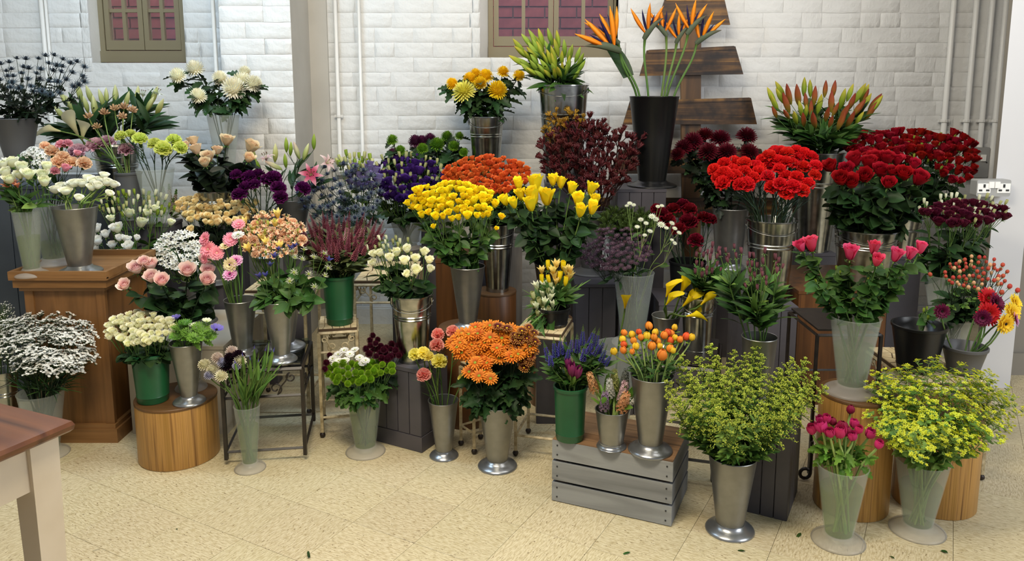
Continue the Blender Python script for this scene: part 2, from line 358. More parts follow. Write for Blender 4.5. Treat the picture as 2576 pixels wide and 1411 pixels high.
# windows
def window(n, px0, px1, pyb, cols, mids, rail_py, right_hidden):
    Yf = YW+.12; x0, x1, zb = AT(px0, pyb, Yf).x, AT(px1, pyb, Yf).x, AT((px0+px1)/2, pyb, Yf).z
    hole = w1 if n == 1 else w2
    root = empty('window_%d' % n, ((x0+x1)/2, Yf, zb)); root['kind'] = 'structure'
    root['label'] = 'olive framed casement window onto a red brick yard, '+('beside the white chrysanthemums' if n == 1 else 'behind the green lily buds')
    O = Vector(root.location); top = 2.75
    fr = MB(); fw = .03
    def bx(mb, a, b2, z0, z1, y0=-.02, y1=.04): mb.box(((a+b2)/2-O.x, (y0+y1)/2, (z0+z1)/2-O.z), (b2-a, y1-y0, z1-z0))
    bx(fr, x0, x1, zb, zb+.07, -.03, .05)
    bx(fr, x0, x0+fw, zb+.07, top); bx(fr, x1-fw, x1, zb+.07, top)
    ob('window_frame', fr.mesh('window_frame', ['olive_paint'], False), root)
    casx = [x0+fw+.002]+[AT(m_, 60, Yf).x for m_ in mids]+[x1-fw-.002]
    for c in range(len(casx)-1):
        a, b2 = casx[c]+.002, casx[c+1]-.002; s = MB(); sw = .03
        bx(s, a, b2, zb+.076, zb+.135, -.014, .03); bx(s, a, a+sw, zb+.135, top, -.014, .03); bx(s, b2-sw, b2, zb+.135, top, -.014, .03)
        so = ob('casement', s.mesh('casement', ['olive_paint'], False), root)
        g = MB(); mid = (a+b2)/2; zr = AT(300, rail_py, Yf).z
        bx(g, mid-.011, mid+.011, zb+.135, top, -.006, .02)
        if rail_py > 0: bx(g, a+sw, b2-sw, zr-.011, zr+.011, -.005, .02)
        ob('glazing_bar', g.mesh('glazing_bar', ['olive_paint'], False), so)
        zl = ([zb+.135, zr, top] if rail_py > 0 else [zb+.135, top])
        for za, zc in zip(zl, zl[1:]):
            for xa, xb in ((a+sw, mid), (mid, b2-sw)):
                p = MB(); bx(p, xa, xb, za, zc, .006, .010); ob('pane', p.mesh('pane', ['window_glass'], False), so)
    # splayed reveal and sill, painted
    rv = MB(); q = [(hole[0], YW-.001), (hole[0]-.02, YW+.16), (x0, Yf+.03), (x0, Yf-.02)]
    q = [(hole[0]-.001, YW+.004), (hole[0]-.001, Yf+.04), (x0, Yf+.04), (x0, Yf-.01)]
    vs = [Vector((x, y, z))-O for z in (hole[2]-.002, top) for x, y in q]; rv.add(vs, [(3, 2, 1, 0), (4, 5, 6, 7), (0, 1, 5, 4), (1, 2, 6, 5), (2, 3, 7, 6), (3, 0, 4, 7)])
    rv.box(((hole[0]+hole[1])/2-O.x, YW+.075-O.y, hole[2]-.004-O.z), (hole[1]-hole[0], .14, .008))
    ob('reveal', rv.mesh('reveal', ['wall_paint'], False), root)
    rr = MB(); rr.box((hole[1]+.02-O.x, YW+.085-O.y, (hole[2]+top)/2-O.z), (.04, .15, top-hole[2])); ob('reveal', rr.mesh('reveal', ['wall_paint'], False), root)
    return (x0, x1, zb)
wa = window(1, 260, 474, 157, 2, [363], 27, True)
wb = window(2, 1229, 1553, 147, 2, [1392], -500, False)
# the brick yard wall outside
mb = MB(); mb.box((-.6, 5.75, 1.9), (7, .1, 2.4)); yard = struct('wall_yard', mb, ['mortar'], None, False, 'red brick yard wall outside the windows')
rb = [MB() for _ in range(2)]
for q, m_ in enumerate(rb): m_.box((0, 0, 0), ((.215, .1025)[q], .03, .065))
rme = [m_.mesh('brick', ['red_brick'], False) for m_ in rb]
for k in range(0, 14):
    z = 1.5+k*.075
    for (xa, xb) in ((wa[0]-.15, wa[1]+.2), (wb[0]-.05, wb[1]+.1)):
        x = xa*1.12-(.11 if k % 2 else 0)
        while x < xb*1.12+.3:
            ob('brick', rme[0 if k % 2 else 0], yard, Matrix.Translation((x, 5.69+R.uniform(-.004, .004), z))); x += .225
l = bpy.data.lights.new('yard_daylight', 'AREA'); l.shape = 'RECTANGLE'; l.size = 6; l.size_y = .4; l.energy = 110; l.color = (.85, .9, 1)
lo = bpy.data.objects.new('yard_daylight', l); COL.objects.link(lo); lo.location = (-.8, 5.33, 3.2); lo.rotation_euler = (math.radians(20), 0, 0)
# ---------------------------------------------------------------- conduits, switches and sockets on the wall
def conduit(px, py0, px1, py1, Y, rad, label, clips=()):
    p0, p1 = AT(px, py0, Y), AT(px1, py1, Y); p0.x = p1.x = (p0.x+p1.x)/2; p0.z = min(p0.z, 3.25)
    root = empty('conduit_pipe', p1)
    mb = MB(); mb.tube([p0-p1+Vector((0, 0, .8)), Vector((0, 0, 0))], rad, 10); ob('pipe', mb.mesh('pipe', ['conduit_paint'], True), root)
    for cy in clips:
        z = AT(px, cy, Y).z-p1.z; c = MB(); c.box((0, .006, z), (rad*4.2, .012, .016)); c.lathe([(rad*1.25, z-.009), (rad*1.35, z-.006), (rad*1.35, z+.006), (rad*1.25, z+.009)], 10)
        ob('saddle_clip', c.mesh('saddle_clip', ['conduit_paint'], False), root)
    return tag(root, label, 'pipe', 'white painted conduits on the wall')
conduit(108, 0, 132, 400, YW-.03, .013, 'white conduit pipe above the dark thistles')
conduit(122, 0, 140, 400, YW-.02, .009, 'thin white conduit pipe second from the wall corner above the thistles')
conduit(541, 0, 552, 420, YW-.24, .012, 'white conduit pipe behind the white chrysanthemums')
conduit(842, 0, 856, 405, YW-.03, .012, 'clipped white conduit pipe down to the grey socket box', (292,))
conduit(901, 0, 914, 420, YW-.03, .010, 'white conduit pipe beside the clipped one, ending behind purple flowers')
conduit(2400, 0, 2368, 400, YW-.03, .016, 'white conduit pipe furthest from the partition, above the red spray roses', (304,))
conduit(2456, 0, 2425, 400, YW-.03, .016, 'second white conduit pipe above the red spray roses', (304,))
conduit(2496, 0, 2466, 372, YW-.03, .016, 'white conduit pipe running down into the grey switch box', (304,))
conduit(2528, 0, 2494, 452, YW-.04, .016, 'white conduit pipe nearest the partition, running into the double socket', (304,))
def wallbox(name, px0, py0, px1, py1, Y, label):
    a, b2 = AT(px0, py0, Y), AT(px1, py1, Y); c = (a+b2)/2; root = empty(name, c); wd, hg = b2.x-a.x, a.z-b2.z
    mb = MB(); n = 6; r = .008; pts = []
    for (sx, sz, a0) in ((1, 1, 0), (-1, 1, 90), (-1, -1, 180), (1, -1, 270)):
        for q in range(3):
            an = math.radians(a0+45*q); pts.append((sx*(wd/2-r)+r*math.cos(an), sz*(hg/2-r)+r*math.sin(an)))
    mb.prism([p for p in reversed(pts)], -.02, .035); ob('box', mb.mesh('box', ['box_metal'], False), root); tag(root, label, name.split('_')[0]); return root, wd, hg
root, wd, hg = wallbox('switch_box', 2432, 370, 2480, 445, YW-.03, 'square grey metal switch box on the wall beside the red spray roses')
for dx in (-.02, .028):
    mb = MB(); mb.box((dx, -.023, hg*.15), (.028, .012, .04)); ob('switch', mb.mesh('switch', ['switch_white'], False), root)
for dz in (-.02,):
    mb = MB(); mb.lathe([(.0, 0), (.004, 0), (.004, .004), (0, .004)], 8); ob('screw', mb.mesh('screw', ['slot_dark']), root, Matrix.Translation((.05, -.021, 0)) @ Matrix.Rotation(math.pi/2, 4, 'X'))
def sockets(root, wd, hg, n):
    for s in ((-1, 1) if n == 2 else (0,)):
        cx = s*wd*.29
        p = MB(); p.box((cx, -.0215, 0), (.062, .003, hg*.56)); pl_ = ob('socket_plate', p.mesh('socket_plate', ['switch_white'], False), root)
        q = MB(); q.box((cx, -.0236, hg*.14), (.009, .003, .016)); q.box((cx-.017, -.0236, -hg*.12), (.015, .003, .008)); q.box((cx+.017, -.0236, -hg*.12), (.015, .003, .008))
        ob('pin_slots', q.mesh('pin_slots', ['slot_dark'], False), pl_)
    for s in ((-1, 1) if n == 2 else (1,)):
        mb = MB(); mb.box((s*.014 if n == 2 else wd*.3, -.023, hg*.2), (.024, .008, .03)); ob('switch', mb.mesh('switch', ['switch_white'], False), root)
root, wd, hg = wallbox('socket_box', 2453, 451, 2534, 493, YR-.0355, 'double grey metal power socket with white switches below the switch box')
sockets(root, wd, hg, 2)
root, wd, hg = wallbox('socket_box', 843, 402, 890, 440, YW-.03, 'small grey metal socket box behind the pink lilies'); sockets(root, wd, hg, 1)
# ================================================================ furniture and stands
def boxpart(name, parent, c, d, mat, M=None, bev=0):
    mb = MB(); mb.box((0, 0, 0), d)
    me = mb.mesh(name, [mat], False)
    return ob(name, me, parent, Matrix.Translation(c) @ (M if M else Matrix.Identity(4)))
def drum(cx, cy, r, h, mat, top, label, lip=True, name='wooden_drum'):
    root = empty(name, (cx, cy, 0)); mb = MB(); mb.lathe([(0, .001), (r*.985, .001), (r, .004), (r, h-.012), (r*.97, h-.008)], 48)
    ob('drum_body', sharp(mb.mesh('drum_body', [mat])), root)
    mb = MB(); mb.lathe([(r*.96, h-.012), (r*1.012, h-.01), (r*1.012, h-.002), (r, h), (r*.9, h-.0005), (0, h-.0005)], 48)
    ob('drum_top', sharp(mb.mesh('drum_top', [top])), root)
    return tag(root, label, 'drum stand', 'wooden drum stands')
def plinth(x0, x1, y0, y1, h, label, mat='grey_board', rot=0, boards=3, name='display_plinth', rail=True, piv=None):
    cx, cy = (x0+x1)/2, (y0+y1)/2; w, d = x1-x0, y1-y0
    root = empty(name, (cx, cy, 0)); root.rotation_euler = (0, 0, rot)
    boxpart('core', root, (0, 0, h/2-.006), (w-.02, d-.02, h-.014), mat)
    boxpart('top_board', root, (0, 0, h-.008), (w+.004, d+.004, .016), mat)
    zb = .07 if rail else .0
    for sx, n, L in (('f', boards, w), ('s', max(2, int(boards*d/w)), d)):
        bw = L/n
        for side in ((-1, 1)):
            for k in range(n):
                p = -L/2+(k+.5)*bw
                me = PLK.get((round(bw, 3), round(h, 3), mat, zb, sx))
                if me is None:
                    mb = MB(); dd = (bw-.004, .012, h-.018-zb) if sx == 'f' else (.012, bw-.004, h-.018-zb); mb.box((0, 0, 0), dd); me = mb.mesh('board', [mat], False); PLK[(round(bw, 3), round(h, 3), mat, zb, sx)] = me
                zc = (h-.018+zb)/2
                if sx == 'f': ob('board', me, root, Matrix.Translation((p, side*(d/2-.006), zc)))
                else: ob('board', me, root, Matrix.Translation((side*(w/2-.006), p, zc)))
    if rail:
        boxpart('base_rail', root, (0, 0, .034), (w+.006, d+.006, .066), mat)
    return tag(root, label, 'plinth', 'boarded display plinths')
PLK = {}
def scroll_pts(w, h, n=26):      # a symmetric pair of S scrolls in the xz plane
    out = []
    for s in (-1, 1):
        pts = []
        for i in range(n+1):
            t = i/n
            a = lerp(-2.6*math.pi, 0, t); r = lerp(.05, .26, t)
            pts.append(Vector((s*(w*.5*.52+w*.5*.42*0+math.cos(a+math.pi)*r*w*.42), 0, -h*.35+math.sin(a+math.pi)*r*h*.9)))
        last = pts[-1]
        for i in range(1, 9):
            t = i/8; a = math.pi*t*1.4; r = lerp(.0, .2, t)
            pts.append(Vector((s*(abs(last.x)+w*.5*.42*t), 0, last.z+h*.55*math.sin(t*math.pi/2))))
        e = pts[-1]
        for i in range(1, 11):
            a = math.pi*1.7*i/10; r = h*.2
            pts.append(e+Vector((s*(-1)*(1-math.cos(a))*r*-.55, 0, -math.sin(a)*r*.2-(1-math.cos(a))*r*.6)))
        out.append(pts)
    return out
def spiral(cx, cz, r0, turns, a0, sgn, n=22):
    return [Vector((cx+sgn*math.cos(a0+2*math.pi*turns*i/n)*lerp(r0*.25, r0, i/n), 0, cz+math.sin(a0+2*math.pi*turns*i/n)*lerp(r0*.25, r0, i/n))) for i in range(n+1)]
def metal_stand(corners, h, label, mat='cream_metal', topkind='mosaic', scroll=True, leg=.008, ball=True, name='mosaic_stand', bar_z=.09, faces=(0, 1, 2, 3), sh=.085):
    # corners: FL, FR, BR, BL floor points
    cs = [Vector((c[0], c[1], 0)) for c in corners]; cen = sum(cs, Vector())/4; root = empty(name, cen); L = [c-cen for c in cs]
    for c in L:
        mb = MB(); mb.box((c.x, c.y, (h-.02)/2+.012), (leg*1.6, leg*1.6, h-.044)); o = ob('leg', mb.mesh('leg', [mat], False), root)
        if ball:
            mb = MB(); mb.ball((c.x, c.y, .0125), .0125, 0, 8, 6); ob('foot_ball', mb.mesh('foot_ball', ['rubber']), o)
    def bar(a, b, z, r=leg*.75, nm='rail'):
        mb = MB(); mb.tube([Vector((a.x, a.y, z)), Vector((b.x, b.y, z))], r, 4); return ob(nm, mb.mesh(nm, [mat], False), root)
    for k in range(4):
        a, b = L[k], L[(k+1) % 4]
        bar(a, b, bar_z); bar(a, b, h-.022, leg*.95)
        if scroll and k in faces:
            bar(a, b, h-.022-sh)
            d = (b-a); w = d.length; d.normalize(); M = Matrix(((d.x, -d.y, 0, (a.x+b.x)/2), (d.y, d.x, 0, (a.y+b.y)/2), (0, 0, 1, h-.024-sh/2), (0, 0, 0, 1)))
            for s in (-1, 1):
                mb = MB(); r = sh*.24
                p1 = spiral(s*w*.16, -sh*.2, r, 1.15, -math.pi*.9, -s); p2 = spiral(s*w*.36, sh*.2, r*.8, 1.15, math.pi*.1, -s)
                mid = [p1[-1].lerp(p2[-1], t/6)+Vector((0, 0, sh*.06*math.sin(t/6*math.pi*2))) for t in range(1, 6)]
                mb.tube(p1+mid+list(reversed(p2)), .0032, 5); ob('scroll', mb.mesh('scroll', [mat]), root, M)
    # top
    n = 6
    def P(u, v): return L[0].lerp(L[1], u).lerp(L[3].lerp(L[2], u), v)
    if topkind == 'mosaic':
        mb = MB(); q = [P(0, 0), P(1, 0), P(1, 1), P(0, 1)]; mb.grid([[p+Vector((0, 0, h-.02)) for p in q], [p+Vector((0, 0, h-.003)) for p in q]], 0, None, True); mb.f += [(4, 5, 6, 7), (3, 2, 1, 0)]; mb.m += [0, 0]
        top = ob('top', mb.mesh('top', ['grout'], False), root); r = random.Random(int(h*1000))
        J = [[(min(max(i/n+(r.uniform(-.075, .075) if 0 < i < n else 0), 0), 1), min(max(j/n+(r.uniform(-.075, .075) if 0 < j < n else 0), 0), 1)) for i in range(n+1)] for j in range(n+1)]
        for j in range(n):
            for i in range(n):
                q = [P(*J[j][i]), P(*J[j][i+1]), P(*J[j+1][i+1]), P(*J[j+1][i])]; c = sum(q, Vector())/4; q = [c+(p-c)*.9 for p in q]
                mb = MB(); mb.grid([[p+Vector((0, 0, h-.004)) for p in q], [p+Vector((0, 0, h)) for p in q]], 0, None, True); mb.f.append((4, 5, 6, 7)); mb.m.append(0)
                ob('tile', mb.mesh('tile', ['mosaic'], False), top)
    else:
        for t in (topkind,):
            q = [P(.02, .02), P(.98, .02), P(.98, .98), P(.02, .98)]; mb = MB(); mb.grid([[p+Vector((0, 0, h-.007)) for p in q], [p+Vector((0, 0, h)) for p in q]], 0, None, True); mb.f += [(4, 5, 6, 7), (3, 2, 1, 0)]; mb.m += [0, 0]
            ob('top', mb.mesh('top', [topkind], False), root)
    return tag(root, label, 'plant stand', 'metal plant stands')
def quad_from(fl, fr, depth, squeeze=0):
    d = (fr-fl); n = Vector((-d.y, d.x, 0)).normalized()*depth; return [fl, fr, fr+n, fl+n]
# pine pedestal with a tray top
fx0, fx1, fy = -2.035, -1.70, 3.17
root = empty('pine_pedestal', ((fx0+fx1)/2, fy+.19, 0)); O = root.location.copy(); wd = fx1-fx0; H0 = .735
boxpart('body', root, (0, 0, .36), (wd-.02, .36, .66), 'pine')
for sx in (-1, 1):
    for sy in (-1, 1): boxpart('corner_stile', root, (sx*(wd/2-.018), sy*.176, .36), (.036, .02, .66), 'pine')
boxpart('base_moulding', root, (0, 0, .03), (wd+.035, .415, .06), 'pine_h'); boxpart('base_moulding', root, (0, 0, .068), (wd+.015, .395, .02), 'pine_h')
boxpart('cornice', root, (0, 0, .70), (wd+.05, .43, .035), 'pine_h'); boxpart('cornice', root, (0, 0, .675), (wd+.02, .40, .02), 'pine_h')
boxpart('tray_floor', root, (0, 0, .722), (wd+.07, .45, .012), 'pine_h')
for s in (-1, 1):
    boxpart('tray_rim', root, (0, s*.218, .738), (wd+.07, .016, .03), 'pine_h'); boxpart('tray_rim', root, (s*(wd/2+.028), 0, .738), (.016, .42, .03), 'pine_h')
tag(root, 'tall pine pedestal with a shallow tray top holding three buckets', 'pedestal'); ZPED = .728
# navy boarded unit behind it
plinth(-2.85, -2.13, 3.6, 4.08, 1.05, 'tall dark navy boarded cabinet behind the pine pedestal', 'navy_board', 0, 7, 'boarded_cabinet', False); ZNAVY = 1.05
# white painted box
x0, x1 = GF(316, 1108).x, GF(575, 1090).x
plinth(x0, x1, 3.24, 3.80, .40, 'off white painted box behind the low oak drum', 'white_board', 0, 1, 'painted_box', False)
# left table, seen at the frame's corner
Cn = GF(163, 1058, .75); d1 = (GF(0, 1018, .75)-Cn); d1.z = 0; d1.normalize(); d2 = Vector((d1.y, -d1.x, 0))*-1
d2 = Vector((-d1.y, d1.x, 0)); d2 = d2 if d2.y < 0 else -d2
ang = math.atan2(d1.y, d1.x)
root = empty('painted_table', Cn+d1*.5+d2*.35); root.location.z = 0; root.rotation_euler = (0, 0, ang)
sgn = 1 if (Matrix.Rotation(ang, 3, 'Z') @ Vector((0, 1, 0))).dot(d2) > 0 else -1
mb = MB(); prof = [(.0, .725), (.006, .722), (.012, .728), (.014, .738), (.010, .747), (0, .75)]
rows = []
for off, z in [(-.03, .722)]+prof+[(-.06, .7505)]:
    rows.append([Vector((sx*(.5+off), sy*(.35+off), z)) for sx, sy in ((-1, -1), (1, -1), (1, 1), (-1, 1))])
mb.grid(rows, 0, None, True); n_ = len(mb.v); mb.f += [(n_-4, n_-3, n_-2, n_-1), (3, 2, 1, 0)]; mb.m += [0, 0]
ob('table_top', sharp(mb.mesh('table_top', ['mahogany']), 30), root)
for sx in (-1, 1):
    for sy in (-1, 1):
        mb = MB(); a, b2 = .034, .024; mb.grid([[Vector((sx*.455+p*b2, sy*.305+q*b2, 0)) for p, q in ((-1, -1), (1, -1), (1, 1), (-1, 1))], [Vector((sx*.455+p*a, sy*.305+q*a, .72)) for p, q in ((-1, -1), (1, -1), (1, 1), (-1, 1))]], 0, None, True)
        ob('leg', mb.mesh('leg', ['table_white'], False), root)
for sy in (-1, 1): boxpart('apron', root, (0, sy*.315, .665), (.86, .022, .11), 'table_white')
for sx in (-1, 1): boxpart('apron', root, (sx*.465, 0, .665), (.022, .56, .11), 'table_white')
tag(root, 'white painted table with a mahogany brown top at the corner of the frame', 'table')
# low oak drum
g = GF(450, 1188); r = .157; DR1 = (AT(450, 1100, g.y+r).x, g.y+r); ZD1 = .255
drum(DR1[0], DR1[1], r, ZD1, 'oak', 'oak_dark', 'low oak drum carrying a green bucket and a silver cone bucket')
# black glass topped table
FL, FR = GF(571, 1170), GF(769, 1157); ZG = .412
metal_stand(quad_from(FL, FR, .33), ZG, 'black metal table with a glass top and scrolled sides', 'black_metal', 'table_glass', True, .0085, False, 'glass_table', .055, (0, 1, 2, 3), .11)
# cream mosaic stands
FL, FR = GF(812, 1100), GF(906, 1092); ZM1 = .488
metal_stand(quad_from(FL, FR, .19), ZM1, 'cream mosaic topped metal stand under the dark green bucket of red spikes')
FL = GF(900, 1010); ZM2 = .60
metal_stand(quad_from(FL, FL+Vector((.27, 0, 0)), .42), ZM2, 'taller cream mosaic stand behind, next to the galvanised pail of cream flowers')
FL = GF(632, 1040); ZM3 = .59
metal_stand(quad_from(FL, FL+Vector((.27, 0, 0)), .26), ZM3, 'tall cream mosaic stand behind the glass topped table')
FL, FR = GF(1160, 1120), GF(1193, 1142); ZM4 = .44
metal_stand(quad_from(FL, FR, .10), .37, 'cream metal stand behind the small silver cone of carnations', scroll=False)
FL, FR = GF(1297, 1146), GF(1410, 1160); ZM5 = .535
metal_stand(quad_from(FL, FR, .22), ZM5, 'cream mosaic stand between the orange daisies and the slatted crate', scroll=False)
FL, FR = GF(2288, 1207), GF(2468, 1207); ZM6 = .392
metal_stand(quad_from(FL, FR, .42), ZM6, 'cream mosaic stand under the gerbera bucket by the white partition')
# boarded plinths
def plinth_px(blx, bly, brx, bry, depth, h, label, **kw):
    a, b2 = GF(blx, bly), GF(brx, bry); d = b2-a; w_ = d.length; ang = math.atan2(d.y, d.x); n = Vector((-d.y, d.x, 0)).normalized(); c = (a+b2)/2+n*depth/2
    return plinth(c.x-w_/2, c.x+w_/2, c.y-depth/2, c.y+depth/2, h, label, rot=ang, **kw)
plinth_px(946, 1108, 1061, 1139, .20, .357, 'dark grey boarded plinth under the galvanised pail of cream lisianthus', boards=4); ZP7 = .357
plinth_px(1445, 975, 1545, 975, .30, .537, 'dark plinth under the kangaroo paw bucket'); ZP1 = .537
a, b2 = AT(1553, 484, 4.02), AT(1676, 480, 4.02)
plinth(a.x, b2.x, 4.02, 4.32, .98, 'tall dark boarded plinth under the black strelitzia bucket', boards=4, rail=False); ZP2 = .98
plinth_px(1878, 1287, 1979, 1312, .24, .384, 'dark boarded plinth behind the silver bucket of goldenrod', boards=3, rail=False); ZP5 = .384
a, b2 = AT(1885, 760, 3.45), AT(2008, 760, 3.45)
plinth(a.x, b2.x, 3.45, 3.78, .515, 'dark plinth under the galvanised pail of red carnations', boards=3, rail=False); ZP4 = .515
a, b2 = AT(1560, 900, 3.45), AT(1668, 900, 3.45)
plinth(a.x, b2.x, 3.44, 3.75, .27, 'low dark plinth under the frosted bucket of astrantia', boards=3, rail=False); ZP3 = .27
a, b2 = AT(1660, 700, 3.72), AT(1790, 700, 3.72)
plinth(a.x, b2.x, 3.72, 4.0, .46, 'dark plinth under the bucket of burgundy carnations', boards=3, rail=False); ZP6 = .46
a, b2 = AT(2014, 700, 3.55), AT(2240, 700, 3.55)
plinth(a.x, b2.x, 3.56, 4.10, .56, 'tall brown wooden box under the red roses', 'brown_veneer', 0, 1, 'wooden_box', False); ZBB = .56
a, b2 = AT(1098, 800, 3.95), AT(1194, 800, 3.95)
plinth(a.x, b2.x, 3.95, 4.3, .62, 'brown wooden box behind the yellow spray roses', 'brown_veneer', 0, 1, 'wooden_box', False)
a = AT(1290, 700, 4.1); plinth(a.x-.04, a.x+.05, 4.08, 4.2, .72, 'narrow grey weathered post behind the yellow roses', 'grey_weathered', 0, 1, 'weathered_post', False)
# drums
g = GF(1140, 1082); drum(AT(1172, 900, g.y+.12).x, g.y+.12, .12, ZM4, 'brown_veneer', 'oak_dark', 'dark brown drum behind the carnation bucket'); 
c = AT(1247, 738, 3.9); drum(c.x, 3.9, .105, .475, 'brown_veneer', 'oak_dark', 'brown drum under the galvanised pail of orange spray roses'); ZDB = .475
g = GF(1375, 1031); drum(AT(1385, 1000, g.y+.1).x, g.y+.1, .1, .42, 'brown_veneer', 'oak_dark', 'brown drum standing behind the green bucket on the crate')
g = GF(2140, 1316); DR2 = (AT(2143, 1200, g.y+.128).x, g.y+.128); ZD2 = .432
drum(DR2[0], DR2[1], .128, ZD2, 'oak', 'oak_dark', 'tall oak drum under the frosted bucket of pink roses')
g = GF(2350, 1311); DR3 = (AT(2352, 1200, g.y+.14).x, g.y+.14)
drum(DR3[0], DR3[1], .14, .36, 'oak', 'oak_dark', 'oak drum behind the frosted bucket of yellow green bupleurum')
# black metal stands
FL, FR = GF(1640, 1205), GF(1792, 1226); ZB1 = .482
metal_stand(quad_from(FL, FR, .33), ZB1, 'black scrolled metal stand behind the slatted crate', 'black_metal', 'black_metal', True, .009, False, 'metal_stand', .10, (0, 1, 2, 3), .11)
FL, FR = GF(2034, 1205), GF(2190, 1205); ZB2 = .60
st = metal_stand(quad_from(FL, FR, .30), ZB2, 'black metal stand with a curled foot behind the tall oak drum', 'black_metal', 'black_metal', False, .007, False, 'metal_stand', .33)
mb = MB(); pts = [Vector((FL.x, FL.y-.012, .16+.02*0))+Vector((0, 0, -t*.01)) for t in range(12)]+[Vector((FL.x, FL.y-.012, .03))+Vector((-.02+.02*math.cos(t*.6), 0, -.0+.02*math.sin(-t*.6))) for t in range(10)]
mb.tube([p-Vector(st.location) for p in pts], .007, 6); ob('curled_foot', mb.mesh('curled_foot', ['black_metal']), st)
# slatted crate
FL, FR = GF(1388, 1259), GF(1688, 1326); BRc = GF(1737, 1232); dx = (FR-FL); W = dx.length; dx.normalize(); dn = Vector((-dx.y, dx.x, 0)); D = (BRc-FR).dot(dn); D = max(.24, min(D, .34)); ZC = .24
root = empty('slatted_crate', (FL+FR)/2+dn*D/2); root.rotation_euler = (0, 0, math.atan2(dx.y, dx.x))
sh, gap = .071, .0105; T = .012
slat_f = MB(); slat_f.box((0, 0, 0), (W, T, sh)); slat_s = MB(); slat_s.box((0, 0, 0), (T, D-2*T-.002, sh))
mf, ms = slat_f.mesh('slat', ['crate_grey'], False), slat_s.mesh('slat', ['crate_grey_y'], False)
for k in range(3):
    z = sh/2+.003+k*(sh+gap)
    for s in (-1, 1):
        ob('slat', mf, root, Matrix.Translation((0, s*(D/2-T/2), z))); ob('slat', ms, root, Matrix.Translation((s*(W/2-T/2), 0, z)))
for sx in (-1, 1):
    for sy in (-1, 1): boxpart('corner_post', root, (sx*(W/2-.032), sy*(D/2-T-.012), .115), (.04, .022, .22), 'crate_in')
for k in range(3):
    bw = (D-.002)/3; boxpart('top_plank', root, (0, -D/2+.001+(k+.5)*bw, ZC-.005), (W-.002, bw-.002, .010), 'crate_top')
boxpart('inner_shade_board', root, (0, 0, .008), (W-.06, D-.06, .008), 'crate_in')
nl = MB(); nl.lathe([(0, 0), (.003, 0), (.003, .002), (0, .002)], 6); nme = nl.mesh('nail', ['slot_dark'])
for k in range(3):
    for x in (-1, 1):
        for dz in (-.018, .018): ob('nail', nme, root, Matrix.Translation((x*(W/2-.02), -D/2, sh/2+.003+k*(sh+gap)+dz)) @ Matrix.Rotation(math.pi/2, 4, 'X'))
tag(root, 'grey washed slatted wooden crate turned upside down with three buckets on it', 'crate')
# tree shaped wooden wall piece leaning on the wall
YT = 4.72
root = empty('wooden_tree_sign', AT(1738, 700, YT)); O = Vector(root.location)
def bpoly(name, pts, mat, y0, y1, nails=()):
    q = [AT(px, py, YT)-O for px, py in pts]; mb = MB(); mb.prism([(p.x, p.z) for p in q], y0, y1); ob(name, mb.mesh(name, [mat], False), root)
bpoly('post', [(1710, -160), (1765, -160), (1762, 690), (1718, 690)], 'charred_v', .0, .03)
for tl, tr, br, bl in (((1702, -118), (1788, -118), (1803, -66), (1686, -66)), ((1672, -4), (1819, -4), (1834, 63), (1652, 60)), ((1626, 127), (1847, 117), (1867, 187), (1608, 191)), ((1584, 254), (1886, 246), (1901, 312), (1566, 313)), ((1556, 378), (1912, 374), (1932, 434), (1540, 436)), ((1492, 497), (1950, 497), (1966, 545), (1476, 545))):
    bpoly('board', (tl, tr, br, bl), 'charred', -.026, -.002)
    bpoly('upper_lath', ((tl[0]+4, tl[1]-1), (tr[0]-4, tr[1]-1), (tr[0]-1, tr[1]+8), (tl[0]+1, tl[1]+8)), 'charred', -.03, -.0262)
tag(root, 'tree shaped stack of scorched wooden boards on a post against the wall', 'wooden sign')
